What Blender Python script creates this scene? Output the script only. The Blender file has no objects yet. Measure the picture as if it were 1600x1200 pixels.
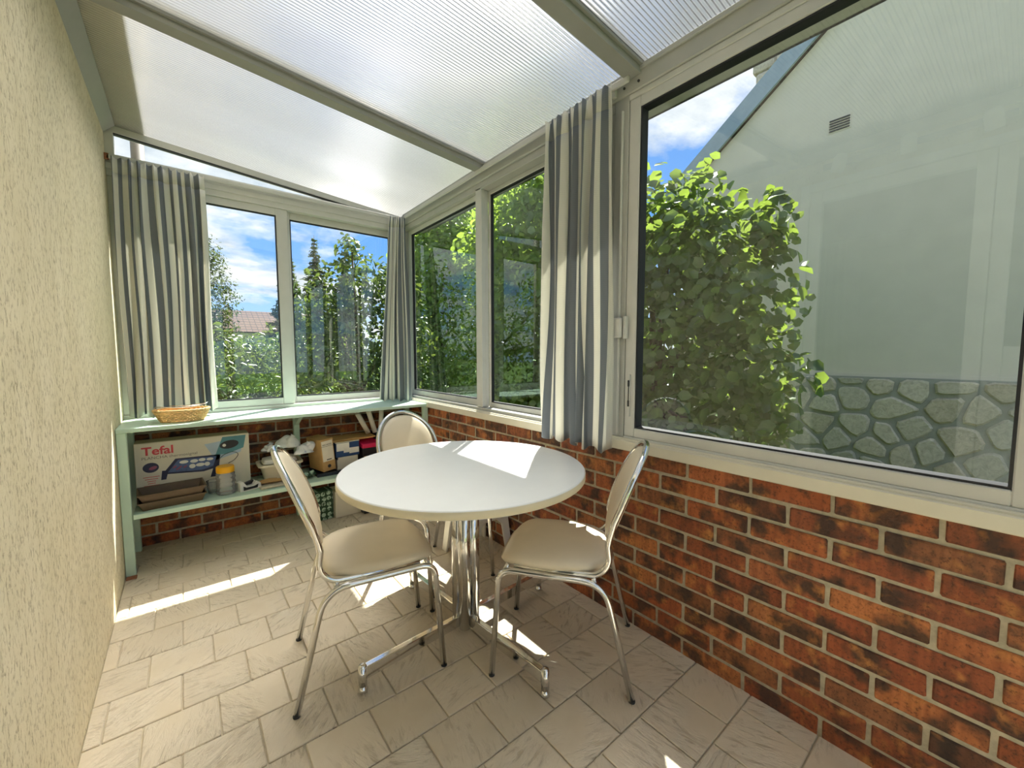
import bpy, bmesh, math, random
import numpy as np
from mathutils import Vector, Matrix

R = math.radians
sc = bpy.context.scene
col = sc.collection
random.seed(7)

# ------------------------------------------------------------------ camera, sky, sun, exposure
def make_camera():
    yaw, pit, rol = R(38.7626), R(4.2476), R(-0.070)
    f = Vector((math.sin(yaw)*math.cos(pit), math.cos(yaw)*math.cos(pit), -math.sin(pit)))
    r = Vector((math.cos(yaw), -math.sin(yaw), 0)); u = r.cross(f)
    r2 = r*math.cos(rol)+u*math.sin(rol); u2 = -r*math.sin(rol)+u*math.cos(rol)
    cam = bpy.data.cameras.new('camera'); o = bpy.data.objects.new('camera', cam); col.objects.link(o)
    m = Matrix((r2, u2, -f)).transposed().to_4x4(); m.translation = Vector((-1.5253, -3.4168, 1.215))
    o.matrix_world = m
    cam.sensor_width = 36; cam.lens = 636.94/1600*36; cam.clip_start = 0.02; cam.clip_end = 300
    sc.camera = o
make_camera()

SUN_STRENGTH = 9.0
SKY_STRENGTH = 0.95
EXPOSURE = 1.05
sc.view_settings.view_transform = 'Standard'
sc.view_settings.look = 'None'
sc.view_settings.gamma = 1
sc.view_settings.use_curve_mapping = False
sc.view_settings.exposure = EXPOSURE
sc.cycles.max_bounces = 10
sc.cycles.diffuse_bounces = 5
sc.cycles.glossy_bounces = 5
sc.cycles.transmission_bounces = 6
sc.cycles.transparent_max_bounces = 12
sc.cycles.caustics_reflective = False
sc.cycles.caustics_refractive = True
sc.cycles.sample_clamp_indirect = 4
sc.cycles.use_denoising = True

def N(nt, t, **kw):
    n = nt.nodes.new(t)
    for k, v in kw.items():
        if k.startswith('_'): setattr(n, k[1:], v)
        else: n.inputs[k].default_value = v
    return n
def ramp(nt, stops, interp='LINEAR'):
    n = nt.nodes.new('ShaderNodeValToRGB'); cr = n.color_ramp; cr.interpolation = interp
    while len(cr.elements) < len(stops): cr.elements.new(0.5)
    for e, (p, c) in zip(cr.elements, stops):
        e.position = p; e.color = (*c, 1) if len(c) == 3 else c
    return n
def math_n(nt, op, a=None, b=None, c=None):
    n = nt.nodes.new('ShaderNodeMath'); n.operation = op
    for i, v in enumerate((a, b, c)):
        if v is None: continue
        if isinstance(v, (int, float)): n.inputs[i].default_value = v
        else: nt.links.new(v, n.inputs[i])
    return n.outputs[0]
def mixc(nt, fac, a, b, mode='MIX'):
    n = nt.nodes.new('ShaderNodeMix'); n.data_type = 'RGBA'; n.blend_type = mode
    for i, v in ((0, fac), (6, a), (7, b)):
        if isinstance(v, (int, float)): n.inputs[i].default_value = v
        elif isinstance(v, tuple): n.inputs[i].default_value = (*v, 1)
        else: nt.links.new(v, n.inputs[i])
    return n.outputs[2]

def make_world():
    w = bpy.data.worlds.new('sky'); sc.world = w; w.use_nodes = True
    nt = w.node_tree; nt.nodes.clear()
    tc = N(nt, 'ShaderNodeTexCoord'); sep = N(nt, 'ShaderNodeSeparateXYZ'); nt.links.new(tc.outputs['Generated'], sep.inputs[0])
    z = math_n(nt, 'MAXIMUM', sep.outputs[2], 0.0)
    zz = math_n(nt, 'ADD', z, 0.16)
    px = math_n(nt, 'DIVIDE', sep.outputs[0], zz); py = math_n(nt, 'DIVIDE', sep.outputs[1], zz)
    cmb = N(nt, 'ShaderNodeCombineXYZ'); nt.links.new(px, cmb.inputs[0]); nt.links.new(py, cmb.inputs[1])
    mp = N(nt, 'ShaderNodeMapping'); nt.links.new(cmb.outputs[0], mp.inputs[0]); mp.inputs['Location'].default_value = (3.1, 1.7, 0)
    no = N(nt, 'ShaderNodeTexNoise', Scale=1.15, Detail=9, Roughness=0.56, Distortion=0.15); nt.links.new(mp.outputs[0], no.inputs['Vector'])
    no2 = N(nt, 'ShaderNodeTexNoise', Scale=3.4, Detail=6, Roughness=0.6); nt.links.new(mp.outputs[0], no2.inputs['Vector'])
    blue = ramp(nt, [(0.0, (0.36, 0.50, 0.68)), (0.22, (0.12, 0.29, 0.62)), (0.6, (0.055, 0.18, 0.50)), (1, (0.04, 0.14, 0.42))]); nt.links.new(z, blue.inputs[0])
    mask = ramp(nt, [(0.45, (0, 0, 0)), (0.54, (1, 1, 1))]); nt.links.new(no.outputs[0], mask.inputs[0])
    shade = ramp(nt, [(0.32, (0.36, 0.41, 0.48)), (0.60, (0.66, 0.66, 0.67))]); nt.links.new(no2.outputs[0], shade.inputs[0])
    c = mixc(nt, mask.outputs[0], blue.outputs[0], shade.outputs[0])
    bg = N(nt, 'ShaderNodeBackground', Strength=SKY_STRENGTH); nt.links.new(c, bg.inputs[0])
    out = N(nt, 'ShaderNodeOutputWorld'); nt.links.new(bg.outputs[0], out.inputs[0])
make_world()

def make_sun():
    l = bpy.data.lights.new('sun', 'SUN'); l.energy = SUN_STRENGTH; l.angle = R(0.6); l.color = (1.0, 0.96, 0.88)
    o = bpy.data.objects.new('sun', l); col.objects.link(o)
    d = Vector((0.5, 0.44, 1.0)); o.rotation_euler = d.to_track_quat('Z', 'Y').to_euler(); o.location = (3, 3, 6)
make_sun()

# ------------------------------------------------------------------ materials
MATS = {}
def new_mat(name):
    m = bpy.data.materials.new(name); m.use_nodes = True; nt = m.node_tree
    b = nt.nodes['Principled BSDF']; MATS[name] = m
    return m, nt, b
def srgb(r, g, b):
    f = lambda v: (v/255/12.92) if v/255 <= 0.04045 else ((v/255+0.055)/1.055)**2.4
    return (f(r), f(g), f(b))
def plain(name, c, rough=0.5, metal=0.0, var=0.08, scale=14, bump=0.0, bscale=80, spec=0.5, coat=0.0):
    m, nt, b = new_mat(name)
    geo = N(nt, 'ShaderNodeNewGeometry')
    no = N(nt, 'ShaderNodeTexNoise', Scale=scale, Detail=4); nt.links.new(geo.outputs['Position'], no.inputs['Vector'])
    lo = tuple(max(0, v*(1-var)) for v in c); hi = tuple(min(1, v*(1+var)) for v in c)
    rp = ramp(nt, [(0.3, lo), (0.7, hi)]); nt.links.new(no.outputs[0], rp.inputs[0]); nt.links.new(rp.outputs[0], b.inputs['Base Color'])
    b.inputs['Roughness'].default_value = rough; b.inputs['Metallic'].default_value = metal
    b.inputs['Specular IOR Level'].default_value = spec; b.inputs['Coat Weight'].default_value = coat
    if bump:
        n2 = N(nt, 'ShaderNodeTexNoise', Scale=bscale, Detail=3); nt.links.new(geo.outputs['Position'], n2.inputs['Vector'])
        bp = N(nt, 'ShaderNodeBump', Strength=bump, Distance=0.002); nt.links.new(n2.outputs[0], bp.inputs['Height']); nt.links.new(bp.outputs[0], b.inputs['Normal'])
    return m

plain('aluminium', srgb(205, 204, 198), 0.38, 0.0, 0.03)
plain('frame_grey', srgb(178, 178, 172), 0.4, 0.0, 0.03)
plain('rafter_grey', srgb(150, 150, 145), 0.4, 0.0, 0.03)
plain('sill', srgb(225, 219, 200), 0.45, 0, 0.03)
plain('gasket', (0.012, 0.012, 0.016), 0.6)
plain('chrome', (0.78, 0.77, 0.74), 0.09, 1.0, 0.02)
plain('vinyl', srgb(228, 214, 188), 0.42, 0, 0.03, 10, 0.05, 400)
plain('rubber', (0.03, 0.03, 0.03), 0.7)
plain('laminate', (0.88, 0.88, 0.86), 0.33, 0, 0.01)
plain('cream_edge', srgb(226, 214, 184), 0.45, 0, 0.02)
plain('mint', srgb(196, 222, 204), 0.4, 0, 0.04, 9)
plain('mortar', srgb(176, 168, 146), 0.95, 0, 0.2, 40, 0.6, 220)
plain('white_plastic', srgb(232, 230, 222), 0.4, 0, 0.02)
plain('black_plastic', (0.015, 0.015, 0.018), 0.35)
plain('navy_plastic', srgb(28, 34, 48), 0.4)
plain('brown_plastic', srgb(92, 74, 52), 0.5, 0, 0.1)
plain('cream_plastic', srgb(224, 216, 192), 0.45, 0, 0.03)
plain('yellow_plastic', srgb(240, 176, 20), 0.35, 0, 0.04)
plain('paper', srgb(228, 226, 218), 0.8, 0, 0.04)
plain('newsprint', srgb(200, 190, 172), 0.85, 0, 0.15, 60)
plain('kraft', srgb(186, 150, 98), 0.8, 0, 0.08, 20)
plain('carton_white', srgb(222, 216, 200), 0.6, 0, 0.03)
plain('carton_top', srgb(186, 180, 148), 0.7, 0, 0.05)
plain('print_red', srgb(205, 70, 80), 0.6)
plain('print_grey', srgb(120, 112, 104), 0.6)
plain('print_navy', srgb(36, 40, 74), 0.5)
plain('print_blue', srgb(82, 104, 150), 0.5, 0, 0.2, 60)
plain('print_teal', srgb(84, 140, 152), 0.5)
plain('print_sky', srgb(176, 196, 214), 0.5)
plain('print_white', srgb(232, 230, 224), 0.5)
plain('print_plum', srgb(150, 80, 110), 0.5)
plain('print_black', (0.02, 0.02, 0.025), 0.5)
plain('box_blue', srgb(26, 66, 116), 0.5)
plain('magenta', srgb(214, 30, 90), 0.5)
plain('wood_brown', srgb(150, 96, 66), 0.8, 0, 0.15, 50)
plain('house_render', srgb(206, 200, 184), 0.9, 0, 0.03, 5, 0.2, 120)
plain('fascia_blue', srgb(140, 158, 172), 0.6, 0, 0.05)
plain('stone_mortar', srgb(150, 152, 142), 0.95, 0, 0.1, 20)
plain('bark', srgb(88, 74, 58), 0.9, 0, 0.25, 30, 0.5, 60)
plain('door_white', srgb(238, 236, 228), 0.4, 0, 0.02)
plain('room_wall', srgb(206, 200, 186), 0.9, 0, 0.03)
plain('wire', (0.55, 0.55, 0.55), 0.25, 1.0)
plain('zinc', srgb(214, 206, 180), 0.6, 0, 0.06)
plain('wicker', srgb(226, 184, 124), 0.6, 0, 0.22, 60)

def m_glass():
    m, nt, b = new_mat('glass'); nt.nodes.remove(b)
    out = nt.nodes['Material Output']
    tr = N(nt, 'ShaderNodeBsdfTransparent'); tr.inputs[0].default_value = (0.93, 0.97, 0.95, 1)
    gl = N(nt, 'ShaderNodeBsdfGlossy'); gl.inputs['Roughness'].default_value = 0.0; gl.inputs[0].default_value = (0.95, 1, 0.98, 1)
    lw = N(nt, 'ShaderNodeLayerWeight', Blend=0.5)          # facing: 0 head-on, 1 grazing, the same from both sides
    p5 = math_n(nt, 'POWER', lw.outputs['Facing'], 5.0)
    f3 = math_n(nt, 'MULTIPLY_ADD', p5, 0.88, 0.105)         # double glazing, four surfaces
    mx = N(nt, 'ShaderNodeMixShader'); nt.links.new(f3, mx.inputs[0]); nt.links.new(tr.outputs[0], mx.inputs[1]); nt.links.new(gl.outputs[0], mx.inputs[2])
    nt.links.new(mx.outputs[0], out.inputs[0])
m_glass()
def m_clear():
    m, nt, b = new_mat('clear_plastic'); nt.nodes.remove(b)
    out = nt.nodes['Material Output']
    tr = N(nt, 'ShaderNodeBsdfTransparent'); tr.inputs[0].default_value = (0.86, 0.87, 0.87, 1)
    gl = N(nt, 'ShaderNodeBsdfGlossy'); gl.inputs['Roughness'].default_value = 0.08
    df = N(nt, 'ShaderNodeBsdfDiffuse'); df.inputs[0].default_value = (0.8, 0.8, 0.8, 1)
    lw = N(nt, 'ShaderNodeLayerWeight', Blend=0.35)
    m1 = N(nt, 'ShaderNodeMixShader', Fac=0.26); nt.links.new(tr.outputs[0], m1.inputs[1]); nt.links.new(df.outputs[0], m1.inputs[2])
    mx = N(nt, 'ShaderNodeMixShader'); nt.links.new(lw.outputs['Fresnel'], mx.inputs[0]); nt.links.new(m1.outputs[0], mx.inputs[1]); nt.links.new(gl.outputs[0], mx.inputs[2])
    nt.links.new(mx.outputs[0], out.inputs[0])
m_clear()
def m_bag():
    m, nt, b = new_mat('bag_film')
    b.inputs['Base Color'].default_value = (0.80, 0.82, 0.85, 1); b.inputs['Roughness'].default_value = 0.25
    geo = N(nt, 'ShaderNodeNewGeometry')
    no = N(nt, 'ShaderNodeTexNoise', Scale=45, Detail=5, Distortion=1.2); nt.links.new(geo.outputs['Position'], no.inputs['Vector'])
    bp = N(nt, 'ShaderNodeBump', Strength=0.8, Distance=0.006); nt.links.new(no.outputs[0], bp.inputs['Height']); nt.links.new(bp.outputs[0], b.inputs['Normal'])
    n2 = N(nt, 'ShaderNodeTexNoise', Scale=16, Detail=2); nt.links.new(geo.outputs['Position'], n2.inputs['Vector'])
    rp = ramp(nt, [(0.60, (0.80, 0.82, 0.85)), (0.66, (0.25, 0.30, 0.55))]); nt.links.new(n2.outputs[0], rp.inputs[0]); nt.links.new(rp.outputs[0], b.inputs['Base Color'])
m_bag()
def m_roof():
    m, nt, b = new_mat('polycarbonate'); nt.nodes.remove(b)
    out = nt.nodes['Material Output']
    geo = N(nt, 'ShaderNodeNewGeometry')
    no = N(nt, 'ShaderNodeTexNoise', Scale=1.3, Detail=3); nt.links.new(geo.outputs['Position'], no.inputs['Vector'])
    rp = ramp(nt, [(0.3, (0.66, 0.66, 0.645)), (0.7, (0.76, 0.76, 0.75))]); nt.links.new(no.outputs[0], rp.inputs[0])
    tl = N(nt, 'ShaderNodeBsdfTranslucent'); nt.links.new(rp.outputs[0], tl.inputs[0])
    df = N(nt, 'ShaderNodeBsdfDiffuse'); df.inputs[0].default_value = (0.66, 0.66, 0.63, 1)
    rf = N(nt, 'ShaderNodeBsdfRefraction'); rf.inputs['Roughness'].default_value = 0.95; rf.inputs['IOR'].default_value = 1.33; rf.inputs[0].default_value = (0.92, 0.91, 0.88, 1)
    gl = N(nt, 'ShaderNodeBsdfGlossy'); gl.inputs['Roughness'].default_value = 0.22
    m1 = N(nt, 'ShaderNodeMixShader', Fac=0.90); nt.links.new(tl.outputs[0], m1.inputs[1]); nt.links.new(df.outputs[0], m1.inputs[2])
    m2 = N(nt, 'ShaderNodeMixShader', Fac=0.66); nt.links.new(m1.outputs[0], m2.inputs[1]); nt.links.new(rf.outputs[0], m2.inputs[2])
    rs_ = N(nt, 'ShaderNodeBsdfRefraction'); rs_.inputs['Roughness'].default_value = 0.26; rs_.inputs['IOR'].default_value = 1.3; rs_.inputs[0].default_value = (0.95, 0.95, 0.92, 1)
    m2b = N(nt, 'ShaderNodeMixShader', Fac=0.20); nt.links.new(m2.outputs[0], m2b.inputs[1]); nt.links.new(rs_.outputs[0], m2b.inputs[2]); m2 = m2b
    m3 = N(nt, 'ShaderNodeMixShader', Fac=0.05); nt.links.new(m2.outputs[0], m3.inputs[1]); nt.links.new(gl.outputs[0], m3.inputs[2])
    nt.links.new(m3.outputs[0], out.inputs[0])
m_roof()
def m_stucco():
    m, nt, b = new_mat('stucco')
    geo = N(nt, 'ShaderNodeNewGeometry')
    mp = N(nt, 'ShaderNodeMapping'); mp.inputs['Scale'].default_value = (1, 1, 0.5); nt.links.new(geo.outputs['Position'], mp.inputs[0])
    n1 = N(nt, 'ShaderNodeTexNoise', Scale=92, Detail=6, Roughness=0.72, Distortion=0.3); nt.links.new(mp.outputs[0], n1.inputs['Vector'])
    n2 = N(nt, 'ShaderNodeTexNoise', Scale=9, Detail=3); nt.links.new(mp.outputs[0], n2.inputs['Vector'])
    pits = ramp(nt, [(0.36, (0, 0, 0)), (0.47, (0.8, 0.8, 0.8)), (0.75, (1, 1, 1))]); nt.links.new(n1.outputs[0], pits.inputs[0])
    bp = N(nt, 'ShaderNodeBump', Strength=0.7, Distance=0.004); nt.links.new(pits.outputs[0], bp.inputs['Height']); nt.links.new(bp.outputs[0], b.inputs['Normal'])
    c = ramp(nt, [(0.3, srgb(226, 213, 178)), (0.7, srgb(236, 224, 193))]); nt.links.new(n2.outputs[0], c.inputs[0])
    pc = ramp(nt, [(0.32, srgb(168, 156, 130)), (0.44, (1, 1, 1))]); nt.links.new(n1.outputs[0], pc.inputs[0])
    nt.links.new(mixc(nt, 0.8, c.outputs[0], pc.outputs[0], 'MULTIPLY'), b.inputs['Base Color'])
    b.inputs['Roughness'].default_value = 0.95
m_stucco()
def m_tile():
    m, nt, b = new_mat('floor_tile')
    geo = N(nt, 'ShaderNodeNewGeometry'); oi = N(nt, 'ShaderNodeObjectInfo')
    ang = math_n(nt, 'MULTIPLY', oi.outputs['Random'], 6.283)
    vr = N(nt, 'ShaderNodeVectorRotate', _rotation_type='Z_AXIS'); nt.links.new(geo.outputs['Position'], vr.inputs['Vector']); nt.links.new(ang, vr.inputs['Angle'])
    mp = N(nt, 'ShaderNodeMapping'); mp.inputs['Scale'].default_value = (1, 0.22, 1); nt.links.new(vr.outputs[0], mp.inputs[0])
    n1 = N(nt, 'ShaderNodeTexNoise', Scale=60, Detail=5, Roughness=0.6, Distortion=0.6); nt.links.new(mp.outputs[0], n1.inputs['Vector'])
    n2 = N(nt, 'ShaderNodeTexNoise', Scale=5, Detail=4); nt.links.new(vr.outputs[0], n2.inputs['Vector'])
    rid = ramp(nt, [(0.40, (0.4, 0.4, 0.4)), (0.52, (1, 1, 1)), (0.62, (0.55, 0.55, 0.55))]); nt.links.new(n1.outputs[0], rid.inputs[0])
    sm = ramp(nt, [(0.40, (0, 0, 0)), (0.58, (1, 1, 1))]); nt.links.new(n2.outputs[0], sm.inputs[0])
    h = mixc(nt, sm.outputs[0], (0.9, 0.9, 0.9), rid.outputs[0])
    bp = N(nt, 'ShaderNodeBump', Strength=0.75, Distance=0.005); nt.links.new(h, bp.inputs['Height']); nt.links.new(bp.outputs[0], b.inputs['Normal'])
    c = ramp(nt, [(0.25, srgb(206, 191, 165)), (0.75, srgb(226, 214, 192))]); nt.links.new(n2.outputs[0], c.inputs[0])
    dk = ramp(nt, [(0.36, (0.58, 0.53, 0.46)), (0.46, (1, 1, 1))]); nt.links.new(n1.outputs[0], dk.inputs[0])
    c2 = mixc(nt, math_n(nt, 'MULTIPLY', sm.outputs[0], 0.8), c.outputs[0], mixc(nt, 1.0, c.outputs[0], dk.outputs[0], 'MULTIPLY'))
    hv = N(nt, 'ShaderNodeHueSaturation'); nt.links.new(c2, hv.inputs['Color'])
    nt.links.new(math_n(nt, 'MULTIPLY_ADD', oi.outputs['Random'], 0.12, 0.94), hv.inputs['Value'])
    nt.links.new(hv.outputs[0], b.inputs['Base Color'])
    b.inputs['Roughness'].default_value = 0.36
m_tile()
plain('grout', srgb(204, 192, 168), 0.9, 0, 0.1, 40)
def m_brick():
    m, nt, b = new_mat('brick')
    geo = N(nt, 'ShaderNodeNewGeometry'); oi = N(nt, 'ShaderNodeObjectInfo')
    base = ramp(nt, [(0, srgb(120, 58, 34)), (0.16, srgb(184, 104, 54)), (0.32, srgb(150, 74, 40)), (0.48, srgb(196, 122, 68)), (0.62, srgb(104, 66, 44)), (0.76, srgb(172, 88, 46)), (0.9, srgb(140, 92, 58)), (1, srgb(190, 108, 62))])
    nt.links.new(oi.outputs['Random'], base.inputs[0])
    off = N(nt, 'ShaderNodeVectorMath', _operation='SCALE'); off.inputs[0].default_value = (7, 3, 5); nt.links.new(oi.outputs['Random'], off.inputs['Scale'])
    ad = N(nt, 'ShaderNodeVectorMath', _operation='ADD'); nt.links.new(geo.outputs['Position'], ad.inputs[0]); nt.links.new(off.outputs[0], ad.inputs[1])
    n1 = N(nt, 'ShaderNodeTexNoise', Scale=11, Detail=3); nt.links.new(ad.outputs[0], n1.inputs['Vector'])
    dm = ramp(nt, [(0.46, (0, 0, 0)), (0.60, (1, 1, 1))]); nt.links.new(n1.outputs[0], dm.inputs[0])
    c1 = mixc(nt, math_n(nt, 'MULTIPLY', dm.outputs[0], 0.86), base.outputs[0], srgb(48, 36, 28))
    n3 = N(nt, 'ShaderNodeTexNoise', Scale=17, Detail=3); nt.links.new(ad.outputs[0], n3.inputs['Vector'])
    ye = ramp(nt, [(0.56, (0, 0, 0)), (0.72, (1, 1, 1))]); nt.links.new(n3.outputs[0], ye.inputs[0])
    c2 = mixc(nt, math_n(nt, 'MULTIPLY', ye.outputs[0], 0.7), c1, srgb(206, 138, 70))
    n2 = N(nt, 'ShaderNodeTexNoise', Scale=95, Detail=6, Roughness=0.75); nt.links.new(ad.outputs[0], n2.inputs['Vector'])
    sp = ramp(nt, [(0.36, (0.22, 0.18, 0.16)), (0.47, (0.9, 0.9, 0.9)), (0.6, (1, 1, 1)), (0.72, (1.35, 1.25, 1.1))]); nt.links.new(n2.outputs[0], sp.inputs[0])
    mp = N(nt, 'ShaderNodeMapping'); mp.inputs['Scale'].default_value = (60, 60, 7); nt.links.new(ad.outputs[0], mp.inputs[0])
    n4 = N(nt, 'ShaderNodeTexNoise', Scale=1.0, Detail=3); nt.links.new(mp.outputs[0], n4.inputs['Vector'])
    dr = ramp(nt, [(0.35, (0.62, 0.56, 0.52)), (0.6, (1.05, 1.05, 1.05))]); nt.links.new(n4.outputs[0], dr.inputs[0])
    c3 = mixc(nt, 0.85, c2, sp.outputs[0], 'MULTIPLY')
    c3 = mixc(nt, 0.7, c3, dr.outputs[0], 'MULTIPLY')
    # efflorescence and dirt on the lowest courses
    nt.links.new(c3, b.inputs['Base Color'])
    bp = N(nt, 'ShaderNodeBump', Strength=0.9, Distance=0.004); nt.links.new(n2.outputs[0], bp.inputs['Height']); nt.links.new(bp.outputs[0], b.inputs['Normal'])
    b.inputs['Roughness'].default_value = 0.62
m_brick()
def m_stone():
    m, nt, b = new_mat('stone')
    geo = N(nt, 'ShaderNodeNewGeometry'); oi = N(nt, 'ShaderNodeObjectInfo')
    base = ramp(nt, [(0, srgb(190, 180, 156)), (0.5, srgb(206, 200, 180)), (1, srgb(172, 170, 154))]); nt.links.new(oi.outputs['Random'], base.inputs[0])
    n2 = N(nt, 'ShaderNodeTexNoise', Scale=26, Detail=6, Roughness=0.7, Distortion=0.8); nt.links.new(geo.outputs['Position'], n2.inputs['Vector'])
    sp = ramp(nt, [(0.3, (0.55, 0.53, 0.5)), (0.6, (1.0, 1.0, 1.0))]); nt.links.new(n2.outputs[0], sp.inputs[0])
    nt.links.new(mixc(nt, 0.8, base.outputs[0], sp.outputs[0], 'MULTIPLY'), b.inputs['Base Color'])
    bp = N(nt, 'ShaderNodeBump', Strength=0.8, Distance=0.012); nt.links.new(n2.outputs[0], bp.inputs['Height']); nt.links.new(bp.outputs[0], b.inputs['Normal'])
    b.inputs['Roughness'].default_value = 0.9
m_stone()
def m_curtain():
    m, nt, b = new_mat('curtain_cloth'); nt.nodes.remove(b)
    out = nt.nodes['Material Output']
    uv = N(nt, 'ShaderNodeUVMap', _uv_map='cloth'); sep = N(nt, 'ShaderNodeSeparateXYZ'); nt.links.new(uv.outputs[0], sep.inputs[0])
    fr = math_n(nt, 'FRACT', sep.outputs[0])
    st = ramp(nt, [(0, srgb(240, 238, 228)), (0.5, srgb(138, 143, 148))], 'CONSTANT'); nt.links.new(fr, st.inputs[0])
    wv = math_n(nt, 'FRACT', math_n(nt, 'MULTIPLY', sep.outputs[1], 190.0))
    rib = math_n(nt, 'MULTIPLY_ADD', math_n(nt, 'GREATER_THAN', wv, 0.5), 0.06, 0.95)
    hv = N(nt, 'ShaderNodeHueSaturation'); nt.links.new(st.outputs[0], hv.inputs['Color']); nt.links.new(rib, hv.inputs['Value'])
    df = N(nt, 'ShaderNodeBsdfDiffuse'); tl = N(nt, 'ShaderNodeBsdfTranslucent')
    nt.links.new(hv.outputs[0], df.inputs[0]); nt.links.new(hv.outputs[0], tl.inputs[0])
    mx = N(nt, 'ShaderNodeMixShader', Fac=0.36); nt.links.new(df.outputs[0], mx.inputs[1]); nt.links.new(tl.outputs[0], mx.inputs[2])
    nt.links.new(mx.outputs[0], out.inputs[0])
m_curtain()
def m_leaf(name, dark, mid, lite, trans=0.4, gloss=0.06):
    m, nt, b = new_mat(name); nt.nodes.remove(b)
    out = nt.nodes['Material Output']
    geo = N(nt, 'ShaderNodeNewGeometry')
    no = N(nt, 'ShaderNodeTexNoise', Scale=7, Detail=3); nt.links.new(geo.outputs['Position'], no.inputs['Vector'])
    rp = ramp(nt, [(0.3, dark), (0.5, mid), (0.72, lite)]); nt.links.new(no.outputs[0], rp.inputs[0])
    df = N(nt, 'ShaderNodeBsdfDiffuse'); tl = N(nt, 'ShaderNodeBsdfTranslucent'); nt.links.new(rp.outputs[0], df.inputs[0])
    tc = mixc(nt, 0.35, rp.outputs[0], (0.62, 0.80, 0.10)); nt.links.new(tc, tl.inputs[0])
    gl = N(nt, 'ShaderNodeBsdfGlossy'); gl.inputs['Roughness'].default_value = 0.35
    m1 = N(nt, 'ShaderNodeMixShader', Fac=trans); nt.links.new(df.outputs[0], m1.inputs[1]); nt.links.new(tl.outputs[0], m1.inputs[2])
    m2 = N(nt, 'ShaderNodeMixShader', Fac=gloss); nt.links.new(m1.outputs[0], m2.inputs[1]); nt.links.new(gl.outputs[0], m2.inputs[2])
    nt.links.new(m2.outputs[0], out.inputs[0])
m_leaf('leaf_hazel', (0.018, 0.048, 0.012), (0.050, 0.115, 0.022), (0.11, 0.20, 0.032), 0.46, 0.06)
m_leaf('leaf_laurel', (0.018, 0.045, 0.012), (0.050, 0.105, 0.020), (0.11, 0.18, 0.03), 0.24, 0.07)
m_leaf('leaf_linden', (0.05, 0.11, 0.018), (0.13, 0.24, 0.035), (0.26, 0.38, 0.055), 0.52, 0.05)
m_leaf('leaf_birch', (0.035, 0.075, 0.018), (0.075, 0.14, 0.030), (0.13, 0.21, 0.05), 0.36, 0.05)
m_leaf('needles', (0.010, 0.022, 0.014), (0.022, 0.042, 0.022), (0.04, 0.065, 0.028), 0.2, 0.03)
plain('grass', srgb(88, 116, 52), 0.9, 0, 0.35, 6)
def m_rooftile():
    m, nt, b = new_mat('far_tiles')
    geo = N(nt, 'ShaderNodeNewGeometry'); sep = N(nt, 'ShaderNodeSeparateXYZ'); nt.links.new(geo.outputs['Position'], sep.inputs[0])
    r = math_n(nt, 'FRACT', math_n(nt, 'MULTIPLY', sep.outputs[2], 5.5)); c = math_n(nt, 'FRACT', math_n(nt, 'MULTIPLY', sep.outputs[0], 3.2))
    g = math_n(nt, 'MULTIPLY', math_n(nt, 'GREATER_THAN', r, 0.22), math_n(nt, 'GREATER_THAN', c, 0.12))
    nt.links.new(mixc(nt, g, srgb(44, 34, 30), srgb(92, 70, 60)), b.inputs['Base Color']); b.inputs['Roughness'].default_value = 0.9
m_rooftile()
def m_greenprint():
    m, nt, b = new_mat('green_print')
    uv = N(nt, 'ShaderNodeTexCoord')
    mp = N(nt, 'ShaderNodeMapping'); mp.inputs['Scale'].default_value = (26, 26, 26); nt.links.new(uv.outputs['Object'], mp.inputs[0])
    sp_ = N(nt, 'ShaderNodeSeparateXYZ'); nt.links.new(mp.outputs[0], sp_.inputs[0]); cb_ = N(nt, 'ShaderNodeCombineXYZ'); nt.links.new(sp_.outputs[0], cb_.inputs[0]); nt.links.new(sp_.outputs[2], cb_.inputs[1])
    vo = N(nt, 'ShaderNodeTexVoronoi', Scale=1.0, Randomness=0.2, _voronoi_dimensions='2D'); nt.links.new(cb_.outputs[0], vo.inputs['Vector'])
    no = N(nt, 'ShaderNodeTexNoise', Scale=5.0, Detail=2); nt.links.new(mp.outputs[0], no.inputs['Vector'])
    d = math_n(nt, 'LESS_THAN', vo.outputs['Distance'], 0.40); e = math_n(nt, 'GREATER_THAN', no.outputs[0], 0.42)
    nt.links.new(mixc(nt, math_n(nt, 'MULTIPLY', d, e), srgb(24, 62, 38), srgb(170, 196, 176)), b.inputs['Base Color']); b.inputs['Roughness'].default_value = 0.6
m_greenprint()
M = MATS

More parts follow.
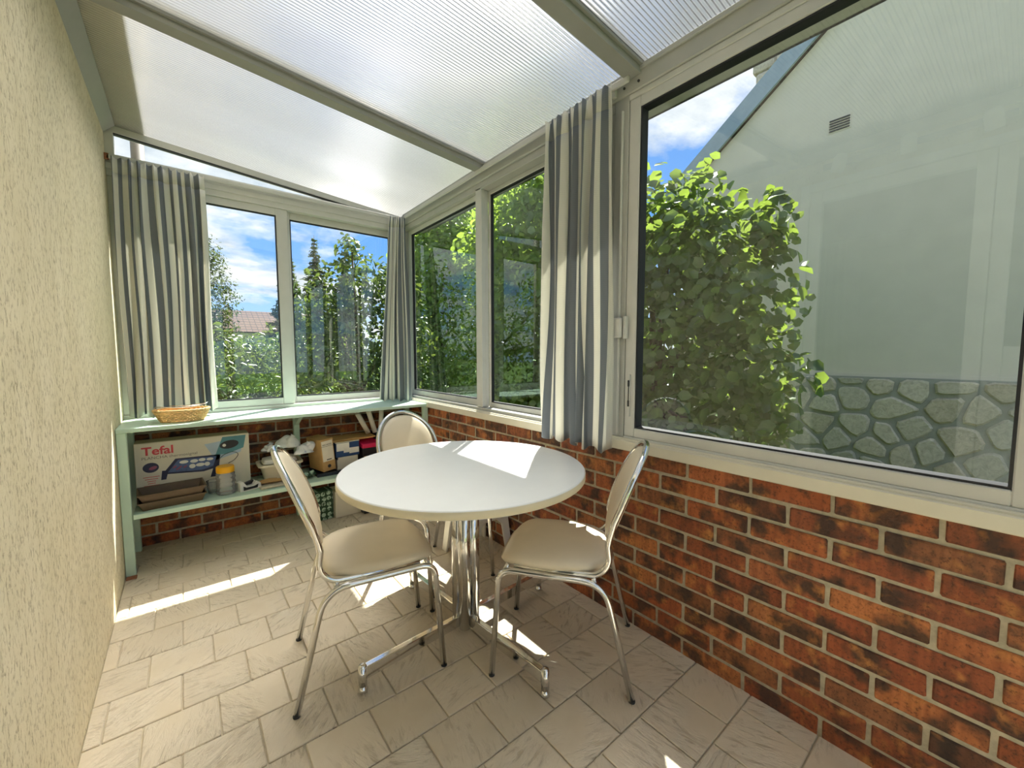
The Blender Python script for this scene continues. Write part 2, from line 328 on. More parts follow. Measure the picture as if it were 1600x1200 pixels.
# ------------------------------------------------------------------ mesh helpers
def mesh_from(name, verts, faces, smooth=False):
    me = bpy.data.meshes.new(name); me.from_pydata([tuple(v) for v in verts], [], faces); me.update()
    if smooth: me.shade_smooth()
    return me
def obj(name, me, mat, parent=None, loc=None, rot=None):
    o = bpy.data.objects.new(name, me); col.objects.link(o)
    if mat and not me.materials: me.materials.append(M[mat])
    if parent: o.parent = parent
    if loc: o.location = loc
    if rot: o.rotation_euler = rot
    return o
def empty(name, loc=(0, 0, 0), rz=0, parent=None):
    o = bpy.data.objects.new(name, None); col.objects.link(o); o.location = loc; o.rotation_euler = (0, 0, rz); o.empty_display_size = 0.1
    if parent: o.parent = parent
    return o
def tag(o, label, cat=None, group=None, kind=None):
    o['label'] = label
    if cat: o['category'] = cat
    if group: o['group'] = group
    if kind: o['kind'] = kind
    return o
class MB:
    def __init__(s): s.bm = bmesh.new()
    def box(s, lo, hi, bev=0.0, seg=1, rz=0, rx=0, ry=0):
        lo = Vector(lo); hi = Vector(hi); c = (lo+hi)/2; d = hi-lo
        r = bmesh.ops.create_cube(s.bm, size=1.0)
        for v in r['verts']: v.co = Vector((v.co.x*d.x, v.co.y*d.y, v.co.z*d.z))
        vs = r['verts']
        if bev > 0:
            es = list({e for v in vs for e in v.link_edges})
            q = bmesh.ops.bevel(s.bm, geom=es, offset=min(bev, min(d)*0.45), segments=seg, affect='EDGES', profile=0.5)
            vs = list({v for f in q['faces'] for v in f.verts} | {v for v in vs if v.is_valid})
            # collect the whole island
            seen = set(vs); st = list(vs)
            while st:
                v = st.pop()
                for e in v.link_edges:
                    w = e.other_vert(v)
                    if w not in seen: seen.add(w); st.append(w)
            vs = list(seen)
        m = Matrix.Translation(c) @ Matrix.Rotation(rz, 4, 'Z') @ Matrix.Rotation(ry, 4, 'Y') @ Matrix.Rotation(rx, 4, 'X')
        for v in vs: v.co = m @ v.co
        return s
    def poly(s, pts, off):
        """prism: polygon pts extruded by vector off"""
        off = Vector(off); a = [s.bm.verts.new(p) for p in pts]; b = [s.bm.verts.new(Vector(p)+off) for p in pts]; n = len(pts)
        s.bm.faces.new(a); s.bm.faces.new(b[::-1])
        for i in range(n): s.bm.faces.new((a[i], b[i], b[(i+1) % n], a[(i+1) % n]))
        return s
    def tube(s, pts, r, seg=10, fillet=0.0, closed=False, cap=True, fseg=6, radii=None):
        P = [Vector(p) for p in pts]
        if fillet and not closed:
            fl = fillet if isinstance(fillet, (list, tuple)) else [fillet]*(len(P))
            Q = [P[0]]
            for i in range(1, len(P)-1):
                a, b, c = P[i-1], P[i], P[i+1]; d1 = (a-b); d2 = (c-b)
                t = min(fl[i], d1.length*0.49, d2.length*0.49)
                p1 = b+d1.normalized()*t; p2 = b+d2.normalized()*t
                for k in range(fseg+1):
                    u = k/fseg; Q.append(p1*(1-u)**2+b*2*u*(1-u)+p2*u*u)
            Q.append(P[-1]); P = Q
        n = len(P); rings = []; prev = None
        for i in range(n):
            if closed: t = P[(i+1) % n]-P[i-1]
            else: t = P[min(i+1, n-1)]-P[max(i-1, 0)]
            t.normalize()
            if prev is None:
                up = Vector((0, 0, 1)) if abs(t.z) < 0.9 else Vector((1, 0, 0)); nn = t.cross(up).normalized()
            else: nn = (prev-t*prev.dot(t)).normalized()
            prev = nn; bb = t.cross(nn); rr = radii[i] if radii else r
            rings.append([s.bm.verts.new(P[i]+(nn*math.cos(2*math.pi*k/seg)+bb*math.sin(2*math.pi*k/seg))*rr) for k in range(seg)])
        for i in range(n if closed else n-1):
            a, b = rings[i], rings[(i+1) % n]
            for k in range(seg):
                f = s.bm.faces.new((a[k], a[(k+1) % seg], b[(k+1) % seg], b[k])); f.smooth = True
        if cap and not closed: s.bm.faces.new(rings[0][::-1]); s.bm.faces.new(rings[-1])
        return s
    def lathe(s, prof, c=(0, 0, 0), seg=24, capb=True, capt=True, sx=1, sy=1):
        c = Vector(c); rings = []
        for r, z in prof: rings.append([s.bm.verts.new(c+Vector((sx*r*math.cos(2*math.pi*k/seg), sy*r*math.sin(2*math.pi*k/seg), z))) for k in range(seg)])
        for a, b in zip(rings, rings[1:]):
            for k in range(seg):
                f = s.bm.faces.new((a[k], a[(k+1) % seg], b[(k+1) % seg], b[k])); f.smooth = True
        if capb: s.bm.faces.new(rings[0][::-1])
        if capt: s.bm.faces.new(rings[-1])
        return s
    def blob(s, c, rad, seed=0, amp=0.15, sub=3, flat=None):
        rnd = random.Random(seed); r = bmesh.ops.create_icosphere(s.bm, subdivisions=sub, radius=1.0)
        ds = [(Vector((rnd.uniform(-1, 1), rnd.uniform(-1, 1), rnd.uniform(-1, 1))).normalized(), rnd.uniform(2, 7), rnd.uniform(0, 6)) for _ in range(7)]
        for v in r['verts']:
            n = v.co.normalized(); k = 1+amp*sum(math.sin(d.dot(n)*f+p) for d, f, p in ds)/3
            q = Vector((n.x*rad[0]*k, n.y*rad[1]*k, n.z*rad[2]*k))
            if flat is not None: q.z = max(q.z, flat)
            v.co = q+Vector(c)
            for f in v.link_faces: f.smooth = True
        return s
    def mesh(s, name='m', smooth=False):
        bmesh.ops.recalc_face_normals(s.bm, faces=s.bm.faces[:])
        me = bpy.data.meshes.new(name); s.bm.to_mesh(me); s.bm.free()
        if smooth: me.shade_smooth()
        return me
    def build(s, name, mat, parent=None, loc=None, rot=None): return obj(name, s.mesh(name), mat, parent, loc, rot)

def P2(axis, u, z, d): return (u, d, z) if axis == 'x' else (d, u, z)
def fbox(mb, axis, u0, u1, z0, z1, d0, d1, bev=0.003):
    a = P2(axis, u0, z0, d0); b = P2(axis, u1, z1, d1)
    lo = tuple(min(p, q) for p, q in zip(a, b)); hi = tuple(max(p, q) for p, q in zip(a, b)); mb.box(lo, hi, bev)
def frame(mb, axis, u0, u1, z0, z1, gu0, gu1, gz0, gz1, d0, d1, bev=0.003):
    fbox(mb, axis, u0, gu0, z0, z1, d0, d1, bev); fbox(mb, axis, gu1, u1, z0, z1, d0, d1, bev)
    fbox(mb, axis, gu0, gu1, z0, gz0, d0, d1, bev); fbox(mb, axis, gu0, gu1, gz1, z1, d0, d1, bev)
def sash(parent, axis, u0, u1, z0, z1, g, d0, d1, mat='aluminium'):
    """one sliding leaf: frame part with gasket and pane as sub-parts"""
    gu0, gu1, gz0, gz1 = g
    mb = MB(); frame(mb, axis, u0, u1, z0, z1, gu0, gu1, gz0, gz1, d0, d1); fr = mb.build('sash', mat, parent)
    mb = MB(); e = 0.007; dm = (d0+d1)/2
    frame(mb, axis, gu0+0.0005, gu1-0.0005, gz0+0.0005, gz1-0.0005, gu0+e, gu1-e, gz0+e, gz1-e, d0+0.004, d1-0.004, 0); mb.build('gasket', 'gasket', fr)
    mb = MB(); fbox(mb, axis, gu0+e-0.002, gu1-e+0.002, gz0+e-0.002, gz1-e+0.002, dm-0.0005, dm+0.0005, 0)
    # a single optical sheet stands for the pane
    me = mesh_from('pane', [P2(axis, u, z, dm) for u, z in ((gu0+e-0.002, gz0+e-0.002), (gu1-e+0.002, gz0+e-0.002), (gu1-e+0.002, gz1-e+0.002), (gu0+e-0.002, gz1-e+0.002))], [(0, 1, 2, 3)])
    mb.bm.free(); obj('pane', me, 'glass', fr)
    return fr

W = 1.83                      # left wall at x = -W, right wall at x = 0, end wall at y = 0
YB = -5.0                     # the end behind the camera
def roof_z(x): return 2.395-0.0916*x

# ------------------------------------------------------------------ ground, floor and walls
g = obj('ground', mesh_from('ground', [(-40, -30, -0.16), (60, -30, -0.16), (60, 70, -0.16), (-40, 70, -0.16)], [(0, 1, 2, 3)]), 'grass')
tag(g, 'green lawn of the garden around the veranda', kind='structure')

fl = MB().box((-W-0.02, YB, -0.15), (0.0, 0.0, -0.007)).build('floor', 'grout')
tag(fl, 'floor of square beige stone-look tiles laid in staggered rows', kind='structure')
TP = 0.1994; gap = 0.0045
def tile_mesh(w, h):
    mb = MB().box((-w/2, -h/2, -0.009), (w/2, h/2, 0.0), 0.0022); return mb.mesh('tile')
full_tile = tile_mesh(TP-gap, TP-gap); full_tile.materials.append(M['floor_tile'])
rows = range(-8, 12)
for j in rows:
    y0 = -2.284+TP*j; y1 = y0+TP
    if y1 > 0.001: y1 = min(y1, 0.0)
    if y0 >= -0.01 or y1 < -3.9: continue
    off = -0.889 if j % 2 == 0 else -0.789
    for i in range(-8, 8):
        x0 = off+TP*i; x1 = x0+TP
        c0, c1 = max(x0, -W), min(x1, -0.001)
        if c1-c0 < 0.012: continue
        w = c1-c0-gap; h = y1-y0-gap
        me = full_tile if abs(w-(TP-gap)) < 1e-4 and abs(h-(TP-gap)) < 1e-4 else tile_mesh(w, h)
        obj('tile', me, 'floor_tile', fl, ((c0+c1)/2, (y0+y1)/2, random.uniform(-0.0006, 0.0006)))

BL, BH = 0.231, 0.0731; JM = 0.0122
def brick_mesh(L, seed):
    rnd = random.Random(seed); mb = MB().box((-L/2, -0.02, -(BH-JM)/2), (L/2, 0.02, (BH-JM)/2), 0.0035, 1)
    for v in mb.bm.verts: v.co += Vector((rnd.uniform(-1, 1), rnd.uniform(-0.6, 0.6), rnd.uniform(-1, 1)))*0.0014
    me = mb.mesh('brick'); me.materials.append(M['brick']); return me
brick_set = [brick_mesh(BL-JM, k) for k in range(5)]
def brick_wall(parent, axis, lo, hi, j0, ncourse, sign):
    """rows of bricks with faces proud of the mortar; axis y: right wall, axis x: end wall"""
    for k in range(ncourse):
        z = 0.0252+BH*k; s = j0+(BL/2 if k % 2 else 0.0); n0 = int(math.floor((lo-s)/BL))
        a = s+n0*BL
        while a < hi-0.01:
            b = a+BL; c0, c1 = max(a, lo), min(b, hi)
            if c1-c0 > 0.03:
                fullb = (c1-c0) > BL-1e-4
                me = random.choice(brick_set) if fullb else brick_mesh(c1-c0-JM, k)
                u = (c0+c1)/2; pr = random.uniform(-0.002, 0.002)
                if axis == 'y': obj('brick', me, 'brick', parent, (0.0145+pr, u, z), (0, 0, math.pi/2))
                else: obj('brick', me, 'brick', parent, (u, 0.0145+pr, z))
            a = b
wr = MB().box((0.0, YB, -0.15), (0.10, 0.10, 0.788)).build('wall_right', 'mortar')
tag(wr, 'low wall of mottled orange and dark bricks below the side windows', kind='structure')
brick_wall(wr, 'y', -3.75, -0.002, -3.083, 11, -1)
wb = MB().box((-W, 0.0, -0.15), (0.0, 0.10, 0.788)).build('wall_back', 'mortar')
tag(wb, 'low brick wall behind and under the mint green shelf', kind='structure')
brick_wall(wb, 'x', -W, -0.012, -1.598, 11, -1)

# house wall on the left with the door opening near the camera
DY0, DY1, DZ = -4.16, -2.40, 2.36
wl = MB().box((-W-0.3, DY1, -0.15), (-W, 0.12, 3.3)).box((-W-0.3, YB-0.1, -0.15), (-W, DY0, 3.3)).box((-W-0.3, DY0, DZ), (-W, DY1, 3.3)).build('wall_left', 'stucco')
tag(wl, 'beige house wall with rough scraped render on the left', kind='structure')

# door in the house wall (seen mirrored in the large window)
d1 = empty('door_1'); tag(d1, 'white framed glazed double door in the house wall, mirrored in the large window', kind='structure')
mb = MB(); frame(mb, 'y', DY0, DY1, 0.0, DZ, DY0+0.05, DY1-0.05, 0.03, DZ-0.05, -W-0.06, -W+0.015); mb.build('door_frame', 'door_white', d1)
for a, b, gb in ((DY0+0.05, -3.285, 1.25), (-3.28, DY1-0.05, 0.25)):
    mb = MB(); frame(mb, 'y', a, b, 0.035, DZ-0.055, a+0.07, b-0.07, 0.25, DZ-0.13, -W-0.05, -W-0.005)
    if gb > 0.3: fbox(mb, 'y', a+0.07, b-0.07, 0.25, gb, -W-0.04, -W-0.012)
    leaf = mb.build('door_leaf', 'door_white', d1)
    obj('pane', mesh_from('pane', [(-W-0.027, u, z) for u, z in ((a+0.07, max(gb, 0.25)), (b-0.07, max(gb, 0.25)), (b-0.07, DZ-0.13), (a+0.07, DZ-0.13))], [(0, 1, 2, 3)]), 'glass', leaf)
    MB().tube([(-W+0.0, b-0.035, 1.05), (-W+0.045, b-0.035, 1.05), (-W+0.045, b-0.14, 1.05)], 0.009, 8, 0.015).build('handle', 'wire', leaf)
# the room behind the door
rm = MB()
for lo, hi in (((-4.4, -5.0, -0.02), (-2.13, -1.6, 0.0)), ((-4.4, -5.0, 2.5), (-2.13, -1.6, 2.55)), ((-4.45, -5.0, 0), (-4.4, -1.6, 2.5)), ((-4.4, -5.05, 0), (-2.13, -5.0, 2.5)), ((-4.4, -1.6, 0), (-2.13, -1.55, 2.5))): rm.box(lo, hi)
rm = rm.build('wall_room', 'room_wall'); tag(rm, 'plain pale walls of the room behind the glazed door', kind='structure')

# end behind the camera: glazed like the rest
w6 = empty('window_6'); tag(w6, 'glazed end of the veranda behind the viewer', kind='structure')
sash(w6, 'x', -W, -0.92, 0.0, 2.36, (-W+0.07, -0.98, 0.12, 2.28), YB, YB+0.05)
sash(w6, 'x', -0.92, 0.0, 0.0, 2.36, (-0.86, -0.07, 0.12, 2.28), YB, YB+0.05)

# ------------------------------------------------------------------ roof
ce = empty('ceiling'); tag(ce, 'sloping roof of fluted translucent polycarbonate sheets on grey rafters', kind='structure')
RY = [0.03, -1.225, -2.345, -3.465, -4.585]; RW = 0.066
def roof_panel(y0, y1, x0=-W, x1=0.17):
    per = 0.016; n = int((y1-y0)/per)*6; vs = []; fs = []
    xs = [x0, (x0+x1)/2, x1]
    for i in range(n+1):
        y = y0+(y1-y0)*i/n; dz = 0.0031*math.sin(2*math.pi*(y-y0)/per)
        for x in xs: vs.append((x, y, roof_z(x)+dz))
    for i in range(n):
        for k in range(2): a = i*3+k; fs.append((a, a+1, a+4, a+3))
    return mesh_from('roof_panel', vs, fs, True)
for a, b in zip(RY, RY[1:]): obj('roof_panel', roof_panel(b, a), 'polycarbonate', ce)
obj('roof_panel', roof_panel(YB, RY[-1]), 'polycarbonate', ce)
for y in RY[1:]+[YB+0.03]:
    mb = MB()
    for x0, x1, h0, h1, w in ((-W, 0.0, -0.038, -0.002, RW), (-W, 0.15, 0.004, 0.03, RW+0.01)):
        pts = [(x0, y-w/2, roof_z(x0)+h0), (x1, y-w/2, roof_z(x1)+h0), (x1, y-w/2, roof_z(x1)+h1), (x0, y-w/2, roof_z(x0)+h1)]
        mb.poly(pts, (0, w, 0))
    # side lips of the glazing bar
    mb.poly([(-W, y-RW/2-0.014, roof_z(-W)-0.012), (0, y-RW/2-0.014, roof_z(0)-0.012), (0, y-RW/2-0.014, roof_z(0)-0.002), (-W, y-RW/2-0.014, roof_z(-W)-0.002)], (0, 0.014, 0))
    mb.build('rafter', 'rafter_grey', ce)
mb = MB().poly([(-W, YB, 2.50), (-W+0.052, YB, 2.50+0.052), (-W+0.052, YB, roof_z(-W+0.052)-0.001), (-W, YB, roof_z(-W)-0.001)], (0, -YB-0.01, 0)); mb.build('ledger_beam', 'rafter_grey', ce)
mb = MB().poly([(-W, YB, roof_z(-W)+0.012), (-1.645, YB, roof_z(-1.645)+0.012), (-1.645, YB, roof_z(-1.645)+0.018), (-W, YB, roof_z(-W)+0.1)], (0, -YB+0.1, 0)); mb.build('flashing', 'zinc', ce)
# eave beam and gutter
mb = MB().box((-0.012, YB, 2.305), (0.09, 0.09, 2.393), 0.004).box((-0.022, YB, 2.372), (-0.012, -0.06, 2.392), 0.002); eb = mb.build('eave_beam', 'frame_grey', ce)
gm = MB().box((0.10, YB, 2.33), (0.265, 0.12, 2.345)).box((0.25, YB, 2.33), (0.265, 0.12, 2.42)).box((0.10, YB, 2.33), (0.112, 0.12, 2.40)); gm.build('gutter', 'frame_grey', ce)

# ------------------------------------------------------------------ windows
w1 = empty('window_1'); tag(w1, 'two-leaf sliding aluminium window above the mint shelf, end wall', kind='structure')
mb = MB()
fbox(mb, 'x', -W, 0.0, 0.788, 0.842, -0.012, 0.09); fbox(mb, 'x', -W, 0.0, 2.262, 2.372, -0.012, 0.09); fbox(mb, 'x', -W, 0.0, 2.30, 2.335, -0.02, -0.012, 0.002)
fbox(mb, 'x', -W, -W+0.03, 0.842, 2.262, 0.0, 0.09); fbox(mb, 'x', -0.035, 0.0, 0.842, 2.262, 0.0, 0.09)
mb.build('outer_frame', 'aluminium', w1)
sash(w1, 'x', -W+0.03, -0.886, 0.842, 2.262, (-W+0.09, -0.961, 0.892, 2.212), 0.0, 0.03)
sash(w1, 'x', -0.93, -0.035, 0.842, 2.262, (-0.866, -0.10, 0.892, 2.212), 0.04, 0.07)

w4 = empty('window_4'); tag(w4, 'narrow triangular fanlight under the sloping roof, end wall', kind='structure')
def tri(z0, xl, off): return roof_z(xl)-off
gl = [(-1.79, 2.392), (-0.43, 2.392), (-1.79, roof_z(-1.79)-0.041)]
mb = MB()
mb.poly([(-W, 0.0, roof_z(-W)-0.004), (0.0, 0.0, roof_z(0)-0.004), (0.0, 0.0, 2.372), (-0.25, 0.0, 2.374), (-1.79, 0.0, roof_z(-1.79)-0.041), (-W, 0.0, roof_z(-W)-0.045)], (0, 0.06, 0))
mb.box((-W, 0.0, 2.372), (-1.79, 0.06, roof_z(-W)-0.04), 0.0); mb.box((-1.79, 0.0, 2.372), (-0.3, 0.06, 2.391), 0.0)
fr = mb.build('fanlight_frame', 'aluminium', w4)
MB().poly([(-1.79, 0.008, roof_z(-1.79)-0.041), (-0.36, 0.008, roof_z(-0.36)-0.041), (-0.36, 0.008, roof_z(-0.36)-0.048), (-1.79, 0.008, roof_z(-1.79)-0.048)], (0, 0.03, 0)).build('gasket', 'gasket', w4)
obj('pane', mesh_from('pane', [(-1.79, 0.03, 2.39), (-0.35, 0.03, 2.39), (-0.35, 0.03, roof_z(-0.35)-0.035), (-1.79, 0.03, roof_z(-1.79)-0.035)], [(0, 1, 2, 3)]), 'glass', w4)

w2 = empty('window_2'); tag(w2, 'two-leaf sliding window between the corner curtain and the long striped curtain', kind='structure')
mb = MB(); fbox(mb, 'y', -2.245, 0.0, 0.83, 0.86, 0.0, 0.09); fbox(mb, 'y', -2.245, 0.0, 2.262, 2.305, 0.0, 0.09); fbox(mb, 'y', -0.055, 0.0, 0.86, 2.262, 0.0, 0.09); fbox(mb, 'y', -2.245, -2.225, 0.86, 2.262, 0.0, 0.09)
mb.build('outer_frame', 'frame_grey', w2)
sash(w2, 'y', -1.205, -0.055, 0.86, 2.262, (-1.137, -0.115, 0.905, 2.225), 0.028, 0.056)
sash(w2, 'y', -2.225, -1.20, 0.86, 2.262, (-2.165, -1.222, 0.892, 2.236), 0.058, 0.085)
MB().box((0.0, -1.205, 0.862), (0.03, -1.137, 2.275), 0.003).build('meeting_stile', 'aluminium', w2)

t1 = empty('trim_1'); tag(t1, 'grey aluminium post between the two side windows, with cover strip', kind='structure')
MB().box((-0.004, -2.318, 0.84), (0.09, -2.245, 2.31), 0.003).build('post', 'frame_grey', t1)
MB().box((-0.016, -2.295, 0.852), (-0.004, -2.286, 2.25), 0.002).build('cover_strip', 'aluminium', t1)
br = MB().box((-0.034, -2.314, 1.285), (-0.016, -2.235, 1.372), 0.004).build('lock_box', 'aluminium', t1)
MB().box((-0.022, -2.336, 1.28), (-0.004, -2.318, 1.378), 0.003).tube([(-0.022, -2.327, 1.30), (-0.026, -2.327, 1.30)], 0.003, 8).tube([(-0.022, -2.327, 1.358), (-0.026, -2.327, 1.358)], 0.003, 8).build('striker_plate', 'aluminium', t1)
for zz, yy in ((2.335, -2.30), (2.332, -2.37), (2.355, -2.255)):
    MB().tube([(-0.014, yy, zz), (-0.019, yy, zz)], 0.005, 8).build('screw', 'rubber', t1)
MB().box((-0.03, -2.262, 2.315), (-0.012, -2.243, 2.35), 0.002).build('bracket', 'aluminium', t1)

w3 = empty('window_3'); tag(w3, 'large sliding window beside the grey post, looking onto the neighbouring house', kind='structure')
mb = MB(); fbox(mb, 'y', -3.50, -2.318, 0.83, 0.848, -0.004, 0.09); fbox(mb, 'y', -3.50, -2.318, 2.28, 2.305, -0.004, 0.09); mb.build('outer_frame', 'aluminium', w3)
s3 = sash(w3, 'y', -3.49, -2.32, 0.848, 2.28, (-3.422, -2.372, 0.888, 2.238), -0.002, 0.05)
pl = MB().box((-0.008, -2.352, 0.938), (-0.002, -2.338, 1.124), 0.001).build('pull_plate', 'aluminium', s3)
MB().box((-0.010, -2.348, 0.985), (-0.003, -2.342, 1.095), 0.002).box((-0.011, -2.350, 1.07), (-0.003, -2.340, 1.098), 0.002).box((-0.011, -2.350, 0.982), (-0.003, -2.340, 1.01), 0.002).build('pull_slot', 'black_plastic', s3)
w5 = empty('window_5'); tag(w5, 'next sliding window beside the viewer', kind='structure')
mb = MB(); fbox(mb, 'y', YB, -3.50, 0.83, 0.848, -0.004, 0.09); fbox(mb, 'y', YB, -3.50, 2.28, 2.305, -0.004, 0.09); mb.build('outer_frame', 'aluminium', w5)
sash(w5, 'y', YB+0.05, -3.51, 0.848, 2.28, (YB+0.12, -3.58, 0.888, 2.238), 0.0, 0.05)
ts = MB().box((-0.022, YB, 0.786), (0.11, -0.004, 0.832), 0.004).box((-0.014, YB, 0.82), (0.08, -0.004, 0.840), 0.003).build('trim_2', 'sill')
tag(ts, 'cream window sill along the top of the brick side wall', kind='structure')
cp = MB().box((-0.004, -0.05, 0.83), (0.09, 0.09, 2.40), 0.003).build('trim_3', 'frame_grey'); tag(cp, 'grey corner post behind the corner curtain', kind='structure')

# ------------------------------------------------------------------ curtain rails and curtains
def rail(name, a, b, label, capmat):
    r = empty(name, a); a = Vector(a); b = Vector(b)
    d = b-a
    t = Vector((abs(d.x) and 0 or 0.006, abs(d.y) and 0 or 0.006, 0.014))
    lo = Vector([min(0, q) for q in d])-t; hi = Vector([max(0, q) for q in d])+t
    MB().box(lo, hi, 0.003).build('track', 'aluminium', r)
    n = d.normalized(); s = Vector((0.006, 0.006, 0.018))
    MB().box(-n*0.012-s, n*0.0+s*1.0, 0.002).build('end_cap', capmat, r)
    return tag(r, label, 'curtain rail')
rail('curtain_rail', (-1.815, -0.045, 2.356), (-0.05, -0.045, 2.356), 'white curtain rail with brown end across the end wall', 'wood_brown')
rail('curtain_rail', (-0.035, -0.12, 2.352), (-0.035, -2.33, 2.352), 'grey curtain rail under the eave of the side wall', 'aluminium')

def curtain(name, label, top_path, bot_path, zt, zb, folds, pairs, amp, seed, flick=0.0, belly=0.0):
    """striped cloth; top_path / bot_path map u in 0..1 to (point, outward normal)"""
    rnd = random.Random(seed); nu = folds*22; nv = 34; vs = []; uvs = []
    ph = [rnd.uniform(0, 6.28) for _ in range(6)]
    for j in range(nv+1):
        v = j/nv                                   # 0 top, 1 bottom
        for i in range(nu+1):
            u = i/nu
            wob = 0.06*math.sin(2*math.pi*u*2.3+ph[0]+v*1.2)+0.03*math.sin(2*math.pi*u*5.1+ph[1]-v*2)
            uu = min(1, max(0, u+wob*v*0.35*math.sin(math.pi*u)))
            pt, nt_ = top_path(uu); pb, nb_ = bot_path(uu)
            e = v**0.85; p = Vector(pt).lerp(Vector(pb), e); n = Vector(nt_).lerp(Vector(nb_), v).normalized()
            k = 0.45+0.55*min(1, v*3.2)
            drift = 1.5*v*math.sin(1.9*v+ph[4]+u*7.0)+0.9*v*math.sin(3.7*v+ph[0]+u*15.0)
            hang = math.sin(2*math.pi*folds*u+ph[2]+1.1*math.sin(2*math.pi*u*1.7+ph[3])+drift)+0.35*v*math.sin(2*math.pi*folds*1.63*u+ph[1]+2.4*v)
            pleat = math.sin(2*math.pi*folds*2.0*u+ph[5])
            tv = max(0, 1-v/0.07)
            a = amp*(0.75+0.35*math.sin(2*math.pi*u*3.1+ph[1]))*(hang*k*(1-tv*0.5)+0.30*tv*pleat)
            t = Vector((-n.y, n.x, 0))
            side = amp*0.22*math.sin(4*math.pi*folds*u+ph[0])*k+0.010*math.sin(2.6*v+u*5+ph[3])*math.sin(math.pi*v)
            z = zt+(zb-zt)*v+(0.012*math.sin(2*math.pi*folds*u+1)+flick*u)*v
            if v < 0.001: z += 0.006*pleat
            q = p+n*(a+belly*math.sin(math.pi*v))+t*side
            vs.append((q.x, q.y, z)); uvs.append((u*pairs+0.12*math.sin(2*math.pi*u*2+ph[3]), v))
    fs = [(j*(nu+1)+i, j*(nu+1)+i+1, (j+1)*(nu+1)+i+1, (j+1)*(nu+1)+i) for j in range(nv) for i in range(nu)]
    def sub(j0, j1, nm):
        ff = [f for k, f in enumerate(fs) if j0 <= k//nu < j1]; ids = sorted({i for f in ff for i in f}); mp = {a: b for b, a in enumerate(ids)}
        me = mesh_from(nm, [vs[i] for i in ids], [tuple(mp[i] for i in f) for f in ff], True)
        ul = me.uv_layers.new(name='cloth')
        for lp in me.loops: ul.data[lp.index].uv = uvs[ids[lp.vertex_index]]
        return me
    root = empty(name, (vs[0][0], vs[0][1], zb))
    off = Vector(root.location)
    for nm, j0, j1 in (('heading_tape', 0, 2), ('cloth', 2, nv)):
        o = obj(nm, sub(j0, j1, nm), 'curtain_cloth', root, tuple(-off)); md = o.modifiers.new('thick', 'SOLIDIFY'); md.thickness = 0.0018; md.offset = 0
    return tag(root, label, 'curtain', 'striped curtains')
def line(a, b, n):
    a = Vector(a); b = Vector(b); n = Vector(n)
    return lambda u: (a.lerp(b, u), n)
curtain('curtain', 'grey and white striped curtain hanging beside the rough left wall', line((-1.80, -0.085, 0), (-1.375, -0.085, 0), (0, -1, 0)), line((-1.80, -0.125, 0), (-1.37, -0.125, 0), (0, -1, 0)), 2.345, 0.836, 6, 9.5, 0.030, 3, 0.02)
curtain('curtain', 'narrow gathered striped curtain in the corner between the windows', line((-0.145, -0.075, 0), (-0.035, -0.135, 0), (-0.6, -0.8, 0)), line((-0.27, -0.10, 0), (-0.055, -0.24, 0), (-0.6, -0.8, 0)), 2.352, 0.832, 4, 7, 0.022, 12)
curtain('curtain', 'long striped curtain on the side wall hanging past the sill', line((-0.065, -1.875, 0), (-0.065, -2.27, 0), (-1, 0, 0)), line((-0.075, -1.865, 0), (-0.075, -2.29, 0), (-1, 0, 0)), 2.352, 0.79, 5, 7.5, 0.026, 22, -0.01)

# ------------------------------------------------------------------ mint shelf unit
su = empty('shelf_unit', (-0.92, -0.23, 0.0)); tag(su, 'long mint green painted two-tier shelf along the end wall', 'shelf')
def sb(nm, lo, hi, bev=0.003): return MB().box([a-b for a, b in zip(lo, (-0.92, -0.23, 0))], [a-b for a, b in zip(hi, (-0.92, -0.23, 0))], bev).build(nm, 'mint', su)
sb('top_board', (-W+0.002, -0.452, 0.794), (-0.004, -0.016, 0.818))
sb('lower_board', (-W+0.048, -0.452, 0.315), (-0.045, -0.03, 0.342))
for x0, x1, y0, y1 in ((-W+0.002, -W+0.044, -0.440, -0.402), (-W+0.004, -W+0.046, -0.085, -0.045), (-0.046, -0.006, -0.44, -0.402), (-0.046, -0.006, -0.085, -0.045), (-0.915, -0.875, -0.07, -0.03)):
    sb('leg', (x0, y0, 0.0), (x1, y1, 0.794))
for x in (-0.895,):
    MB().poly([(x+0.92-0.012, 0.14, 0.792), (x+0.92-0.012, -0.02, 0.792), (x+0.92-0.012, -0.02, 0.775), (x+0.92-0.012, 0.15, 0.69), (x+0.92-0.012, 0.16, 0.69)], (0.024, 0, 0)).build('bracket', 'mint', su)
sb('rear_rail', (-W+0.05, -0.045, 0.27), (-0.05, -0.03, 0.315))
wd = MB().box((-0.022, -0.02, 0), (0.022, 0.02, 0.006), 0.001).build('wood_wedge', 'wood_brown', None, (-1.803, -0.462, 0.0006)); tag(wd, 'small brown wedge under the front leg of the shelf', 'wedge')

